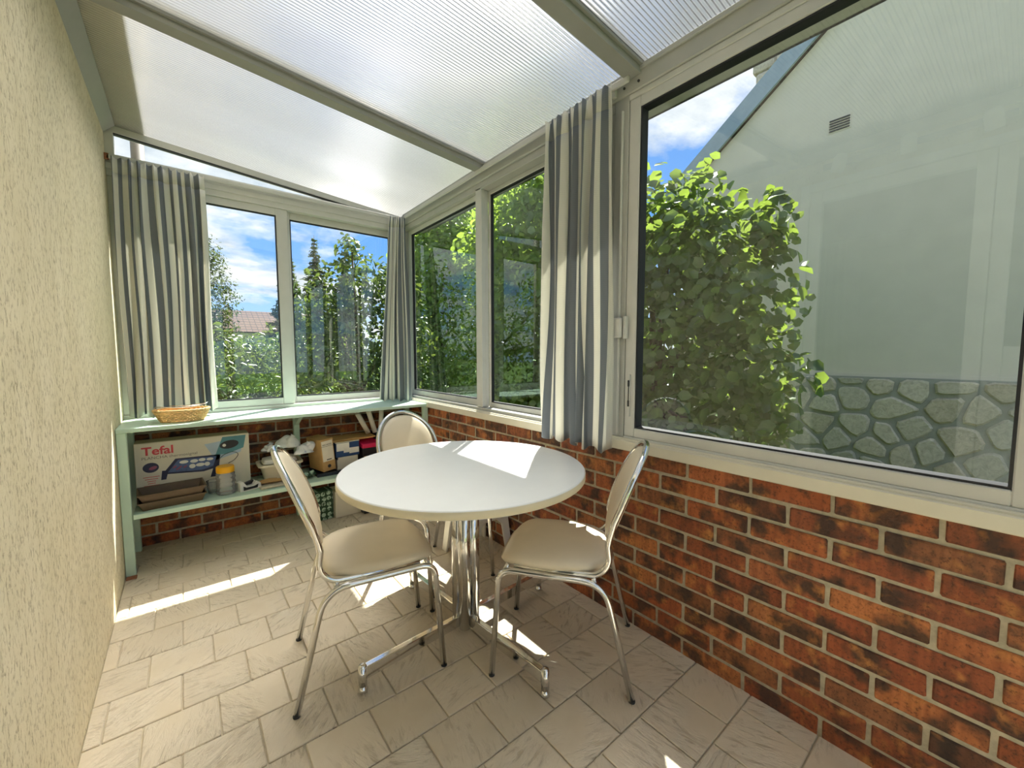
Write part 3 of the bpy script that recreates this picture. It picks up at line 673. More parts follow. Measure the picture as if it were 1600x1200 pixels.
# ------------------------------------------------------------------ round table
TX, TY, TH, TR = -0.617, -1.964, 0.741, 0.506
tb = empty('round_table', (TX, TY, 0), R(4.6)); tag(tb, 'round white table on a chrome pedestal with four feet', 'table')
MB().lathe([(TR-0.004, TH-0.031), (TR-0.0015, TH-0.028), (TR-0.0015, TH-0.004), (TR-0.006, TH)], seg=96).build('tabletop', 'laminate', tb)
MB().lathe([(TR-0.0014, TH-0.029), (TR, TH-0.027), (TR, TH-0.006), (TR-0.0014, TH-0.004)], seg=96, capb=False, capt=False).build('edge_band', 'cream_edge', tb)
MB().lathe([(0.11, TH-0.046), (0.12, TH-0.032)], seg=32).build('mounting_plate', 'black_plastic', tb)
for k in range(4):
    a = R(45+90*k); MB().tube([(0.033*math.cos(a), 0.033*math.sin(a), 0.045), (0.033*math.cos(a), 0.033*math.sin(a), TH-0.04)], 0.0265, 20).build('column_tube', 'chrome', tb)
MB().box((-0.02, -0.02, 0.05), (0.02, 0.02, TH-0.045), 0.002).build('column_core', 'black_plastic', tb)
for k in range(4):
    a = R(90*k); m = Matrix.Rotation(a, 4, 'Z')
    mb = MB().box((0.03, -0.0125, 0.050), (0.454, 0.0125, 0.096), 0.003, 2); mb.bm.transform(m); foot = mb.build('foot_arm', 'chrome', tb)
    mb = MB().tube([(0.463, 0, 0.026), (0.463, 0, 0.098)], 0.0145, 16); mb.lathe([(0.0145, 0.098), (0.012, 0.103), (0.004, 0.106)], (0.463, 0, 0), 16, False); mb.bm.transform(m); mb.build('end_cap', 'chrome', foot)
    mb = MB().lathe([(0.010, 0.0006), (0.0165, 0.005), (0.0175, 0.012), (0.012, 0.020), (0.008, 0.027)], (0.463, 0, 0), 16); mb.bm.transform(m); mb.build('glide', 'chrome', foot)

# ------------------------------------------------------------------ chairs
def back_s(z): return -0.180-(z-0.55)*0.372
def superring(a, b, n, k, e=2.6):
    t = 2*math.pi*k/n; c, s = math.cos(t), math.sin(t)
    return a*math.copysign(abs(c)**(2/e), c), b*math.copysign(abs(s)**(2/e), s)
def seat_mesh():
    n = 48; rings = []
    # rounded outline shrinking over the edge profile: (scale offset, height)
    prof = [(-0.05, 0.428), (-0.006, 0.430), (0.0, 0.440), (-0.002, 0.456), (-0.016, 0.467), (-0.05, 0.472), (-0.11, 0.475), (-0.16, 0.476)]
    vs = []; fs = []
    for off, z in prof:
        for k in range(n):
            x, y = superring(0.208+off, 0.200+off, n, k, 3.6)
            xs = x+0.040
            taper = 1.0-0.06*max(0, -x/0.2); y *= taper
            dz = -0.042*max(0, (xs-0.15)/0.10)**2 if z > 0.45 else -0.018*max(0, (xs-0.15)/0.10)**2
            vs.append((xs, y, z+dz))
    m = len(prof)
    for r in range(m-1):
        for k in range(n): fs.append((r*n+k, r*n+(k+1) % n, (r+1)*n+(k+1) % n, (r+1)*n+k))
    fs.append(tuple(range(n))[::-1]); fs.append(tuple((m-1)*n+k for k in range(n)))
    return mesh_from('seat', vs, fs, True)
def back_mesh():
    n = 48; vs = []; fs = []
    prof = [(-0.03, -0.014), (-0.004, -0.012), (0.0, 0.0), (-0.004, 0.010), (-0.02, 0.017), (-0.06, 0.021), (-0.12, 0.023)]
    for off, d in prof:
        for k in range(n):
            y, z = superring(0.172+off, 0.176+off, n, k, 2.25)
            if z < 0: y *= 1-0.10*(z/0.176)**2
            zz = 0.682+z; vs.append((back_s(zz)+d-0.018*(y/0.17)**2*-1, y, zz))
    m = len(prof)
    for r in range(m-1):
        for k in range(n): fs.append((r*n+k, r*n+(k+1) % n, (r+1)*n+(k+1) % n, (r+1)*n+k))
    fs.append(tuple(range(n))[::-1]); fs.append(tuple((m-1)*n+k for k in range(n)))
    return mesh_from('backrest', vs, fs, True)
SEAT, BACK = seat_mesh(), back_mesh()
SEAT.materials.append(M['vinyl']); BACK.materials.append(M['vinyl'])
def hoop_mesh():
    pts = []
    side = [(0.17, 0.186, 0.428), (-0.115, 0.186, 0.428)]
    P = [(0.17, 0.187, 0.430), (-0.06, 0.187, 0.430)]
    # quarter bend up
    for k in range(1, 9):
        t = k/8*math.pi/2*1.0; P.append((-0.10-0.072*math.sin(t), 0.187, 0.430+0.072*(1-math.cos(t))))
    P += [(-0.1745, 0.188, 0.525), (-0.178, 0.189, 0.545), (back_s(0.575), 0.190, 0.575), (back_s(0.63), 0.192, 0.63)]
    arch = []
    for k in range(0, 25):
        t = math.pi*k/24; y = 0.192*math.cos(t); z = 0.682+0.192*math.sin(t); arch.append((back_s(z)+0.018*(y/0.17)**2-0.002, y, z))
    L = [Vector(p) for p in P]+[Vector(p) for p in arch]+[Vector((p[0], -p[1], p[2])) for p in P[::-1]]
    L[len(P):len(P)] = []
    for i in range(len(P)-4, len(P)): L[i].x += 0.018*(L[i].y/0.17)**2*((i-len(P)+5)/4)
    for i in range(4): L[-(len(P))+3-i+0].x += 0
    for q in range(1, 5): L[-(len(P))+q-1].x += 0.018*(L[-(len(P))+q-1].y/0.17)**2*((5-q)/4)
    mb = MB().tube(L, 0.0112, 12); me = mb.mesh('back_frame'); me.materials.append(M['chrome']); return me
HOOP = hoop_mesh()
def leg_mesh(s):
    mb = MB().tube([(0.2535, s*0.207, 0.006), (0.222, s*0.207, 0.423), (-0.158, s*0.207, 0.414), (-0.2555, s*0.207, 0.006)], 0.0112, 12, [0, 0.055, 0.085, 0], fseg=10)
    me = mb.mesh('leg_frame'); me.materials.append(M['chrome']); return me
LEGS = [leg_mesh(-1), leg_mesh(1)]
def tip_mesh():
    me = MB().lathe([(0.0116, 0.0), (0.0119, 0.005), (0.0114, 0.007)], seg=12).mesh('rubber_tip'); me.materials.append(M['rubber']); return me
TIP = tip_mesh()
XB = MB().tube([(0, -0.2, 0), (0, 0.2, 0)], 0.009, 10).mesh('crossbar'); XB.materials.append(M['chrome'])
def make_chair(loc, deg, label):
    c = empty('dining_chair', loc, R(deg)); tag(c, label, 'chair', 'chrome chairs around the round table')
    obj('seat', SEAT, None, c); obj('backrest', BACK, None, c); obj('back_frame', HOOP, None, c); obj('crossbar', XB, None, c, (0.20, 0, 0.421)); obj('crossbar', XB, None, c, (-0.12, 0, 0.414))
    for s, me in zip((-1, 1), LEGS):
        lf = obj('leg_frame', me, None, c)
        for x in (0.2537, -0.2565): obj('rubber_tip', TIP, None, lf, (x, s*0.207, 0.0006))
    return c
make_chair((-0.993, -1.817, 0), -12.2, 'cream vinyl chrome chair on the left side of the table, back towards the rough wall')
make_chair((-0.354, -2.305, 0), 127.5, 'cream vinyl chrome chair on the right, back towards the brick wall')
make_chair((-0.505, -1.455, 0), -80.0, 'cream vinyl chrome chair behind the table, back towards the shelf')

# ------------------------------------------------------------------ things on and under the shelf
def thing(name, loc, label, cat, rz=0, group=None): return tag(empty(name, loc, rz), label, cat, group)
def text(body, size, mat, parent, loc, rot, name='lettering', sx=1.0):
    cu = bpy.data.curves.new(name, 'FONT'); cu.body = body; cu.size = size; cu.extrude = 0.0003; cu.offset = 0.0016 if size > 0.05 else 0.0; cu.materials.append(M[mat])
    tmp = bpy.data.objects.new(name, cu); col.objects.link(tmp); dg = bpy.context.evaluated_depsgraph_get()
    me = bpy.data.meshes.new_from_object(tmp.evaluated_get(dg)); bpy.data.objects.remove(tmp); me.materials.clear()
    o = obj(name, me, mat, parent, loc, rot); o.scale = (sx, 1, 1); return o
FRONT = (math.pi/2, 0, 0)
ZS = 0.3426
# large appliance carton
bx = thing('appliance_carton', (-1.496, -0.13, ZS), 'white printed carton of an electric griddle lying on the lower shelf', 'box')
w, d, h = 0.57, 0.14, 0.345
MB().box((-w/2, -d/2, 0), (w/2, d/2, h), 0.003).build('carton', 'carton_white', bx)
MB().box((-w/2+0.002, -d/2+0.003, h-0.001), (w/2-0.002, d/2-0.003, h+0.0012)).build('lid_flap', 'carton_top', bx)
FY = -d/2-0.0006
def flat(nm, pts, mat, y=FY, t=0.0006):
    return MB().poly([(a, y, b) for a, b in pts], (0, t, 0)).build(nm, mat, bx)
def ell(cx, cz, rx, rz, n=20, rot=0): return [(cx+rx*math.cos(2*math.pi*k/n)*math.cos(rot)-rz*math.sin(2*math.pi*k/n)*math.sin(rot), cz+rx*math.cos(2*math.pi*k/n)*math.sin(rot)+rz*math.sin(2*math.pi*k/n)*math.cos(rot)) for k in range(n)]
text('Tefal', 0.068, 'print_red', bx, (-0.252, FY, 0.272), FRONT, 'brand_lettering', 1.1)
text('PLANCHA thermosignal', 0.0235, 'print_grey', bx, (-0.255, FY, 0.245), FRONT, 'product_lettering', 1.12)
for k, wd_ in enumerate((0.075, 0.06, 0.04, 0.035, 0.07)): flat('fine_print', [(-0.215-wd_/2, 0.137-0.013*k), (-0.215+wd_/2, 0.137-0.013*k), (-0.215+wd_/2, 0.1405-0.013*k), (-0.215-wd_/2, 0.1405-0.013*k)], 'print_red')
flat('printed_disc', ell(-0.215, 0.195, 0.037, 0.03), 'print_navy'); flat('printed_disc_detail', ell(-0.205, 0.192, 0.02, 0.010, 12, 0.3), 'print_plum', FY-0.0007)
flat('printed_panel', [(0.045, 0.30), (0.26, 0.325), (0.235, 0.225), (0.10, 0.19)], 'print_sky')
flat('printed_swoosh', [(0.14, 0.335), (0.268, 0.335), (0.252, 0.252), (0.16, 0.222), (0.10, 0.225)], 'print_teal', FY-0.0007)
flat('printed_control', ell(0.175, 0.283, 0.052, 0.027, 18, 0.12), 'print_black', FY-0.0014); flat('printed_knob', ell(0.148, 0.280, 0.010, 0.010, 12), 'print_white', FY-0.0021)
flat('printed_griddle', [(-0.165, 0.145), (-0.10, 0.232), (0.125, 0.225), (0.115, 0.145), (0.035, 0.128)], 'print_navy')
flat('printed_griddle_plate', [(-0.14, 0.152), (-0.088, 0.222), (0.105, 0.216), (0.085, 0.155), (0.025, 0.14)], 'print_blue', FY-0.0007)
flat('printed_handle', [(-0.172, 0.112), (-0.148, 0.112), (-0.135, 0.165), (-0.165, 0.168)], 'print_navy', FY-0.0007); flat('printed_handle', [(0.068, 0.085), (0.095, 0.085), (0.125, 0.15), (0.09, 0.16)], 'print_navy', FY-0.0007)
for cx, cz, a, b in ((-0.06, 0.205, 0.022, 0.010), (-0.01, 0.203, 0.02, 0.011), (0.03, 0.205, 0.018, 0.010), (0.07, 0.203, 0.018, 0.009), (-0.02, 0.172, 0.016, 0.014), (0.02, 0.175, 0.023, 0.011), (0.055, 0.174, 0.014, 0.013)):
    flat('printed_food', ell(cx, cz, a, b, 14), 'print_white', FY-0.0014)
for cx, cz in ((-0.105, 0.182), (-0.08, 0.176), (-0.055, 0.175), (-0.09, 0.168)): flat('printed_food', ell(cx, cz, 0.012, 0.005, 10, 0.6), 'print_plum', FY-0.0014)
MB().tube([(0.10, FY-0.001, 0.155), (0.13, FY-0.001, 0.215), (0.19, FY-0.001, 0.235), (0.228, FY-0.001, 0.215), (0.20, FY-0.001, 0.175), (0.165, FY-0.001, 0.16)], 0.0018, 6, 0.03).build('printed_cord', 'print_black', bx)
# stacked brown trays
def tray(z, label):
    t = thing('seed_tray', (-1.617, -0.316, z), label, 'tray', R(4), 'brown trays in front of the carton')
    L, D, H = 0.150, 0.096, 0.044
    mb = MB(); n = 1
    o = [(-L, -D), (L, -D), (L, D), (-L, D)]
    for (x0, y0), (x1, y1) in zip(o, o[1:]+o[:1]):
        s = 0.88; mb.poly([(x0*s, y0*s, 0.0), (x1*s, y1*s, 0.0), (x1, y1, H), (x0, y0, H)], Vector((0, 0, 0))+Vector((-(y1-y0), (x1-x0), 0)).normalized()*0.003)
    mb.build('side_walls', 'brown_plastic', t)
    MB().box((-L*0.88, -D*0.88, 0.0), (L*0.88, D*0.88, 0.003)).build('bottom', 'brown_plastic', t)
    mb = MB()
    for a, b, c, e in ((-L-0.004, L+0.004, -D-0.005, -D+0.002), (-L-0.004, L+0.004, D-0.002, D+0.005), (-L-0.005, -L+0.002, -D, D), (L-0.002, L+0.005, -D, D)): mb.box((a, c, H-0.003), (b, e, H+0.003), 0.001)
    mb.build('rim', 'brown_plastic', t)
tray(ZS, 'brown plastic seed tray in front of the carton, lower one of the two')
tray(ZS+0.045, 'brown plastic seed tray in front of the carton, nested on top')
# clear jar with yellow lid, empty clear pot
jr = thing('plastic_jar', (-1.357, -0.335, ZS), 'clear ribbed plastic jar with a yellow lid on the lower shelf', 'jar')
prof = [(0.048, 0.0), (0.052, 0.006)]
for k in range(16): prof.append((0.051+0.0022*math.sin(k*1.57), 0.012+k*0.007))
prof += [(0.050, 0.128), (0.043, 0.138)]
MB().lathe(prof, seg=28, capt=False).build('jar_body', 'clear_plastic', jr)
MB().lathe([(0.047, 0.136), (0.0485, 0.138), (0.0485, 0.170), (0.045, 0.175)], seg=36).build('lid', 'yellow_plastic', jr)
pt = thing('plastic_pot', (-1.418, -0.275, ZS), 'small clear empty pot between the brown trays and the jar', 'pot')
MB().lathe([(0.028, 0), (0.034, 0.05), (0.036, 0.078)], seg=24, capt=False).build('pot_body', 'clear_plastic', pt)
MB().tube([(0.037*math.cos(2*math.pi*k/24), 0.037*math.sin(2*math.pi*k/24), 0.078) for k in range(24)], 0.0015, 6, closed=True).build('pot_rim', 'clear_plastic', pt)
# white and black gadget
ap = thing('hand_vacuum_base', (-1.238, -0.335, ZS), 'white plastic wall bracket with black inset next to the jar', 'appliance', R(18))
mb = MB(); mb.poly([(-0.06, -0.03, 0), (0.065, -0.03, 0), (0.06, -0.03, 0.035), (0.035, -0.03, 0.052), (0.015, -0.03, 0.028), (-0.02, -0.03, 0.028), (-0.042, -0.03, 0.062), (-0.06, -0.03, 0.058)], (0, 0.06, 0)); mb.build('body', 'white_plastic', ap)
MB().poly([(-0.043, -0.0315, 0.006), (0.04, -0.0315, 0.008), (0.045, -0.0315, 0.030), (0.02, -0.0315, 0.022), (-0.025, -0.0315, 0.022), (-0.043, -0.0315, 0.034)], (0, 0.0014, 0)).build('inset', 'black_plastic', ap)
MB().box((-0.018, 0.0, 0.0285), (0.034, 0.024, 0.05), 0.003, ry=R(-12)).build('contact_block', 'black_plastic', ap)
# newspapers and paper under the basin
np_ = MB().box((-0.10, -0.065, 0), (0.10, 0.065, 0.006), 0.002).tube([(-0.1, -0.06, 0.009), (0.1, -0.066, 0.009)], 0.0085, 10).build('newspaper', 'newsprint', None, (-1.085, -0.34, ZS), (0, 0, R(6))); tag(np_, 'folded newspaper lying in front of the cream basin', 'newspaper')
kp = MB().blob((0, 0, 0.008), (0.075, 0.035, 0.016), 5, 0.35, 3, 0.0).build('paper_wrapper', 'kraft', None, (-1.10, -0.30, ZS+0.0095), (0, 0, R(8))); tag(kp, 'crumpled brown paper wrapper on the newspaper', 'paper')
bs = thing('plastic_basin', (-1.035, -0.185, ZS), 'cream rectangular plastic basin holding plastic bags', 'basin')
def rrect(a, b, r, z, n=6):
    o = []
    for cx, cy, t0 in ((a-r, b-r, 0), (-a+r, b-r, 90), (-a+r, -b+r, 180), (a-r, -b+r, 270)):
        for k in range(n+1): t = R(t0+90*k/n); o.append((cx+r*math.cos(t), cy+r*math.sin(t), z))
    return o
def loft(rings, capb=True, capt=True, smooth=True):
    n = len(rings[0]); vs = [p for r in rings for p in r]; fs = []
    for i in range(len(rings)-1):
        for k in range(n): fs.append((i*n+k, i*n+(k+1) % n, (i+1)*n+(k+1) % n, (i+1)*n+k))
    if capb: fs.append(tuple(range(n))[::-1])
    if capt: fs.append(tuple((len(rings)-1)*n+k for k in range(n)))
    return vs, fs
vs, fs = loft([rrect(0.095, 0.062, 0.03, 0), rrect(0.118, 0.082, 0.03, 0.105), rrect(0.136, 0.098, 0.03, 0.108), rrect(0.136, 0.098, 0.03, 0.122), rrect(0.116, 0.080, 0.03, 0.122), rrect(0.092, 0.06, 0.03, 0.006)])
obj('basin_body', mesh_from('basin', vs, fs, False), 'cream_plastic', bs)
obj('inner_lid', mesh_from('lid', *loft([rrect(0.105, 0.07, 0.03, 0.124), rrect(0.10, 0.066, 0.03, 0.148), rrect(0.08, 0.05, 0.03, 0.154)])), 'white_plastic', bs)
def bag(loc, rad, seed, label, tail):
    b = thing('plastic_bag', loc, label, 'plastic bag', 0, 'plastic bags piled in the basin')
    MB().blob((0, 0, rad[2]*0.9), rad, seed, 0.32, 4, 0.0).build('bag_body', 'bag_film', b)
    MB().tube([(0, 0, rad[2]*1.6), tail, (tail[0]*1.5, tail[1], tail[2]+0.012)], 0.012, 8, radii=[0.02, 0.011, 0.02]).build('knotted_handles', 'bag_film', b)
bag((-0.975, -0.19, ZS+0.156), (0.068, 0.055, 0.066), 3, 'rounded white plastic bag with blue print, topmost in the basin', (0.02, -0.02, 0.13))
bag((-0.89, -0.272, ZS+0.125), (0.058, 0.045, 0.058), 9, 'plain white plastic bag bulging over the right rim of the basin', (0.02, -0.01, 0.11))
bag((-1.09, -0.165, ZS+0.156), (0.04, 0.04, 0.046), 14, 'small greyish plastic bag at the back left of the basin', (0.01, 0.01, 0.085))
wr_ = MB().blob((0, 0, 0.02), (0.055, 0.03, 0.03), 31, 0.5, 3, 0.0).build('leafy_wrapping', 'green_print', None, (-0.90, -0.33, ZS)); tag(wr_, 'crumpled green printed wrapping beside the archive box', 'wrapping')
# archive file, boxes
nv_ = thing('dark_tray', (-0.66, -0.24, ZS), 'flat dark navy tray under the archive file box', 'tray')
MB().box((-0.17, -0.115, 0), (0.16, 0.13, 0.006), 0.002).build('bottom', 'navy_plastic', nv_)
mb = MB()
for lo, hi in (((-0.17, -0.115, 0.006), (0.16, -0.107, 0.024)), ((-0.17, 0.122, 0.006), (0.16, 0.13, 0.024)), ((-0.17, -0.107, 0.006), (-0.162, 0.122, 0.024)), ((0.152, -0.107, 0.006), (0.16, 0.122, 0.024))): mb.box(lo, hi, 0.001)
mb.build('rim', 'navy_plastic', nv_)
ar = thing('archive_box', (-0.758, -0.215, ZS+0.027), 'brown cardboard archive box with white spine label', 'box', R(14)); ar.rotation_euler = (0, R(-5), R(14))
MB().box((-0.047, -0.10, 0), (0.047, 0.10, 0.235), 0.0015).build('carton', 'kraft', ar)
MB().box((-0.041, -0.1008, 0.072), (0.041, -0.0998, 0.222)).build('spine_label', 'carton_white', ar)
MB().box((-0.041, -0.1012, 0.181), (0.041, -0.1007, 0.183)).build('spine_line', 'print_black', ar)
text('ARCHIVES', 0.0155, 'print_black', ar, (-0.036, -0.1012, 0.189), FRONT, 'spine_lettering', 1.0)
MB().box((-0.014, -0.1012, 0.080), (0.022, -0.1007, 0.0865)).build('spine_footer', 'print_black', ar)
MB().lathe([(0.0125, 0), (0.0125, 0.001)], seg=20).build('finger_hole', 'print_black', ar, (0.0, -0.1003, 0.034), (math.pi/2, 0, 0))
wbx = thing('white_box', (-0.60, -0.19, ZS+0.0066), 'plain white box under the blue and white box', 'box', R(4))
MB().box((-0.078, -0.08, 0), (0.078, 0.10, 0.094), 0.002).build('carton', 'carton_white', wbx); MB().box((-0.080, -0.083, 0.078), (-0.072, 0.10, 0.0955), 0.001).build('edge_tape', 'navy_plastic', wbx)
bb = thing('blue_box', (-0.60, -0.19, ZS+0.1026), 'blue and white shoe-type box on top of the white box', 'box', R(4))
MB().box((-0.088, -0.085, 0), (0.088, 0.10, 0.106), 0.002).build('carton', 'box_blue', bb)
MB().box((-0.082, -0.0862, 0.046), (0.012, -0.0848, 0.104)).box((-0.03, -0.0862, 0.03), (0.085, -0.0848, 0.062)).box((0.012, -0.0862, 0.02), (0.085, -0.0848, 0.034)).build('white_print', 'print_white', bb)
MB().box((-0.089, -0.086, 0.1062), (0.089, 0.101, 0.112), 0.001).build('lid', 'carton_white', bb)
for k, (z, dx, rz) in enumerate(((0.455+ZS-0.1862, 0.0, 2), (0.455+ZS-0.178, 0.02, -3))):
    e = MB().box((-0.20, -0.10, 0), (0.16, 0.10, 0.007), 0.002).build('cardboard_sheet', 'kraft', None, (-0.55+dx, -0.16, ZS+0.2152+0.0073*k), (0, 0, R(rz))); tag(e, ('flat brown cardboard sheet on the blue and white box, lower of two', 'flat brown cardboard sheet on the blue and white box, upper of two')[k], 'cardboard', 'cardboard sheets')
mg = thing('magenta_folder', (-0.42, -0.22, ZS+0.0), 'dark box with a magenta lid right of the blue box', 'box', R(2))
MB().box((-0.07, -0.07, 0), (0.07, 0.09, 0.165), 0.002).build('carton', 'black_plastic', mg); MB().box((-0.072, -0.073, 0.150), (0.072, 0.092, 0.185), 0.004, rx=R(4)).build('lid', 'magenta', mg)
kb = thing('kraft_carton', (-0.43, -0.345, ZS), 'small open brown carton beside the navy tray', 'box', R(-6))
MB().box((-0.06, -0.03, 0), (0.06, 0.03, 0.09), 0.002).build('carton', 'kraft', kb); MB().box((-0.06, -0.05, 0.088), (0.06, -0.028, 0.092), 0.001, rx=R(25)).build('flap', 'kraft', kb)
for k, (x, z, tx, ln) in enumerate(((-0.40, 0.62, -24, 0.20), (-0.345, 0.62, -14, 0.21), (-0.30, 0.62, 4, 0.20))):
    a = R(tx); p0 = Vector((x, -0.17, ZS+0.24)); p1 = p0+Vector((math.sin(a)*ln, 0, math.cos(a)*ln*0.9))
    e = MB().tube([p0-Vector((x, -0.17, ZS+0.24)), p1-Vector((x, -0.17, ZS+0.24))], 0.019, 14).build('paper_roll', 'paper', None, tuple(p0), (0, 0, 0)); tag(e, ('white paper roll leaning furthest left behind the far chair', 'white paper roll in the middle of the three behind the far chair', 'white paper roll standing nearest the magazines behind the far chair')[k], 'paper roll', 'paper rolls on the shelf')
pb = thing('storage_tub', (-0.315, -0.13, ZS), 'dark tub holding the white paper rolls', 'box')
MB().box((-0.03, -0.05, 0), (0.07, 0.06, 0.235), 0.004).build('tub_body', 'black_plastic', pb); MB().box((-0.033, -0.055, 0.225), (0.073, 0.065, 0.2385), 0.002).build('tub_rim', 'black_plastic', pb)
zz = ZS; ORD = ('lowest', 'second lowest', 'third lowest', 'fourth lowest', 'fifth lowest', 'sixth lowest', 'sixth highest', 'fifth highest', 'fourth highest', 'third highest', 'second highest', 'topmost')
for k in range(12):
    h = (0.026, 0.016, 0.034, 0.022)[k % 4]
    e = MB().box((-0.075, -0.11, 0), (0.075, 0.11, h), 0.002).build('magazine', ('paper', 'newsprint', 'carton_white')[k % 3], None, (-0.155+0.008*math.sin(k*2.1), -0.26+0.01*math.cos(k*1.7), zz), (0, 0, R(8*math.sin(k*1.3)))); tag(e, ORD[k]+' magazine of the pile at the right end of the lower shelf', 'magazine', 'magazine pile'); zz += h+0.0004
# basket on the top board
bk = thing('wicker_basket', (-1.548, -0.315, 0.8186), 'oval wicker bread basket with a wire handle on the mint shelf', 'basket', R(3))
mb = MB(); n = 64
for r in range(8):
    z = 0.006+r*0.0085; a = 0.098+0.030*(r/7)**0.8; b = 0.062+0.026*(r/7)**0.8
    mb.tube([((a+0.0022*(-1)**(k+r))*math.cos(2*math.pi*k/n), (b+0.0022*(-1)**(k+r))*math.sin(2*math.pi*k/n), z) for k in range(n)], 0.0046, 6, closed=True)
mb.build('woven_side', 'wicker', bk)
MB().lathe([(1.0, 0.001), (1.0, 0.006)], seg=40, sx=0.099, sy=0.063).build('bottom', 'wicker', bk)
MB().tube([(0.131*math.cos(2*math.pi*k/n), 0.091*math.sin(2*math.pi*k/n), 0.070+0.002*math.sin(k*3)) for k in range(n)], 0.0062, 8, closed=True).build('rim', 'wicker', bk)
for k in range(28):
    t = 2*math.pi*k/28; MB().tube([(0.096*math.cos(t), 0.061*math.sin(t), 0.004), (0.118*math.cos(t), 0.078*math.sin(t), 0.04), (0.129*math.cos(t), 0.089*math.sin(t), 0.07)], 0.0022, 5).build('stake', 'wicker', bk)
MB().tube([(-0.125, 0.0, 0.078), (-0.122, -0.03, 0.098), (-0.05, -0.05, 0.088), (0.04, -0.05, 0.082), (0.118, -0.02, 0.10), (0.127, 0.01, 0.108), (0.122, 0.03, 0.096), (0.03, 0.055, 0.086), (-0.06, 0.05, 0.088)], 0.0022, 6, 0.03, closed=False).tube([(-0.12, 0.02, 0.085), (0, 0.0, 0.083), (0.12, 0.02, 0.092)], 0.0018, 6).build('wire_handle', 'wire', bk)
# under the lower shelf
gb = thing('patterned_bag', (-0.79, -0.245, 0.0006), 'dark green paper bag printed with pale round motifs, under the shelf', 'bag', R(6))
MB().box((-0.072, -0.05, 0), (0.072, 0.05, 0.215), 0.004).build('bag_body', 'green_print', gb); MB().box((-0.069, -0.047, 0.2152), (0.069, 0.047, 0.219)).build('bag_fold', 'green_print', gb)
wx = thing('floor_carton', (-0.612, -0.235, 0.0006), 'pale carton standing on the floor beside the green bag', 'box', R(4))
MB().box((-0.098, -0.075, 0), (0.098, 0.08, 0.20), 0.003).build('carton', 'carton_white', wx); MB().box((-0.0985, -0.0755, 0.197), (0.0985, 0.0, 0.2025), 0.001).build('flap', 'carton_top', wx)
cr = thing('wire_crate', (-0.44, -0.30, 0.0006), 'low dark crate with white wire rim under the shelf', 'crate', R(5))
MB().box((-0.08, -0.06, 0), (0.08, 0.07, 0.035), 0.004).build('crate_body', 'black_plastic', cr)
for z in (0.045, 0.062): MB().tube([(-0.08, -0.065, z), (0.08, -0.065, z), (0.08, 0.072, z), (-0.08, 0.072, z)], 0.003, 6, closed=True).build('wire_rim', 'white_plastic', cr)
for x, y in ((-0.08, -0.065), (0.08, -0.065), (0.08, 0.072), (-0.08, 0.072), (-0.03, -0.065), (0.03, -0.065)): MB().tube([(x, y, 0.03), (x, y, 0.064)], 0.003, 6).build('wire_post', 'white_plastic', cr)
# white plastic stool under the far chair
stl = thing('plastic_stool', (-0.165, -1.375, 0.0006), 'low white plastic stool under the table behind the pedestal', 'stool', R(3))
obj('stool_seat', mesh_from('seat', *loft([rrect(0.135, 0.135, 0.05, 0.225), rrect(0.142, 0.142, 0.05, 0.232), rrect(0.142, 0.142, 0.05, 0.252), rrect(0.13, 0.13, 0.05, 0.258)])), 'white_plastic', stl)
for sx in (-1, 1):
    for sy in (-1, 1):
        mb = MB(); t = 0.155; 
        mb.poly([(sx*(t-0.045), sy*t, 0), (sx*t, sy*t, 0), (sx*0.135, sy*0.135, 0.23), (sx*0.04, sy*0.135, 0.23), (sx*0.085, sy*0.14, 0.19)], (0, -sy*0.012, 0))
        mb.poly([(sx*t, sy*(t-0.045), 0), (sx*t, sy*t, 0), (sx*0.135, sy*0.135, 0.23), (sx*0.135, sy*0.04, 0.23), (sx*0.14, sy*0.085, 0.19)], (-sx*0.012, 0, 0))
        mb.build('leg', 'white_plastic', stl)

# three-lamp track above the door (mirrored in the large window)
tl_ = thing('track_light', (-W, -2.94, 2.43), 'white wall track with three spotlights above the door, seen mirrored', 'lamp')
MB().box((0.0, -0.40, 0.0), (0.025, 0.42, 0.035), 0.003).build('track', 'rafter_grey', tl_)
for y, a in ((0.32, 30), (0.0, 0), (-0.32, -12)):
    mb = MB().lathe([(0.034, -0.055), (0.036, -0.05), (0.036, 0.03), (0.026, 0.05), (0.012, 0.055)], seg=24); o = mb.build('spot_head', 'white_plastic', tl_, (0.075, y, 0.0), (R(a)*0.6, R(20), 0))
    MB().tube([(0.02, y, 0.02), (0.055, y, 0.045), (0.075, y, 0.045)], 0.007, 8).build('spot_arm', 'white_plastic', tl_)
    MB().lathe([(0.028, -0.0555), (0.028, -0.052)], seg=20).build('lens', 'print_white', o)

# ------------------------------------------------------------------ neighbouring house
NX = 3.4
nh = empty('neighbour_house', (NX, -3.4, -0.16)); tag(nh, 'pale rendered house with stone base seen through the large window', 'house')
def nb(mb): 
    mb.bm.transform(Matrix.Translation((-NX, 3.4, 0.16))); return mb
GE, GZ, AP = -0.74, 3.22, (-4.82, 6.45)       # eave y, z and apex
mb = MB().poly([(NX, GE, -0.2), (NX, GE, GZ), (NX, AP[0], AP[1]-0.02), (NX, -8.8, GZ), (NX, -8.8, -0.2)], (6, 0, 0)); nb(mb).build('gable_wall', 'house_render', nh)
sl = (AP[1]-GZ)/(GE-AP[0]); 
def barge(y0, z0, y1, z1): 
    return [(NX-0.07, y0, z0), (NX-0.07, y1, z1), (NX-0.07, y1, z1+0.23), (NX-0.07, y0, z0+0.23)]
nb(MB().poly(barge(GE+0.35, GZ-0.35*sl, AP[0], AP[1]), (0.03, 0, 0))).build('bargeboard', 'fascia_blue', nh)
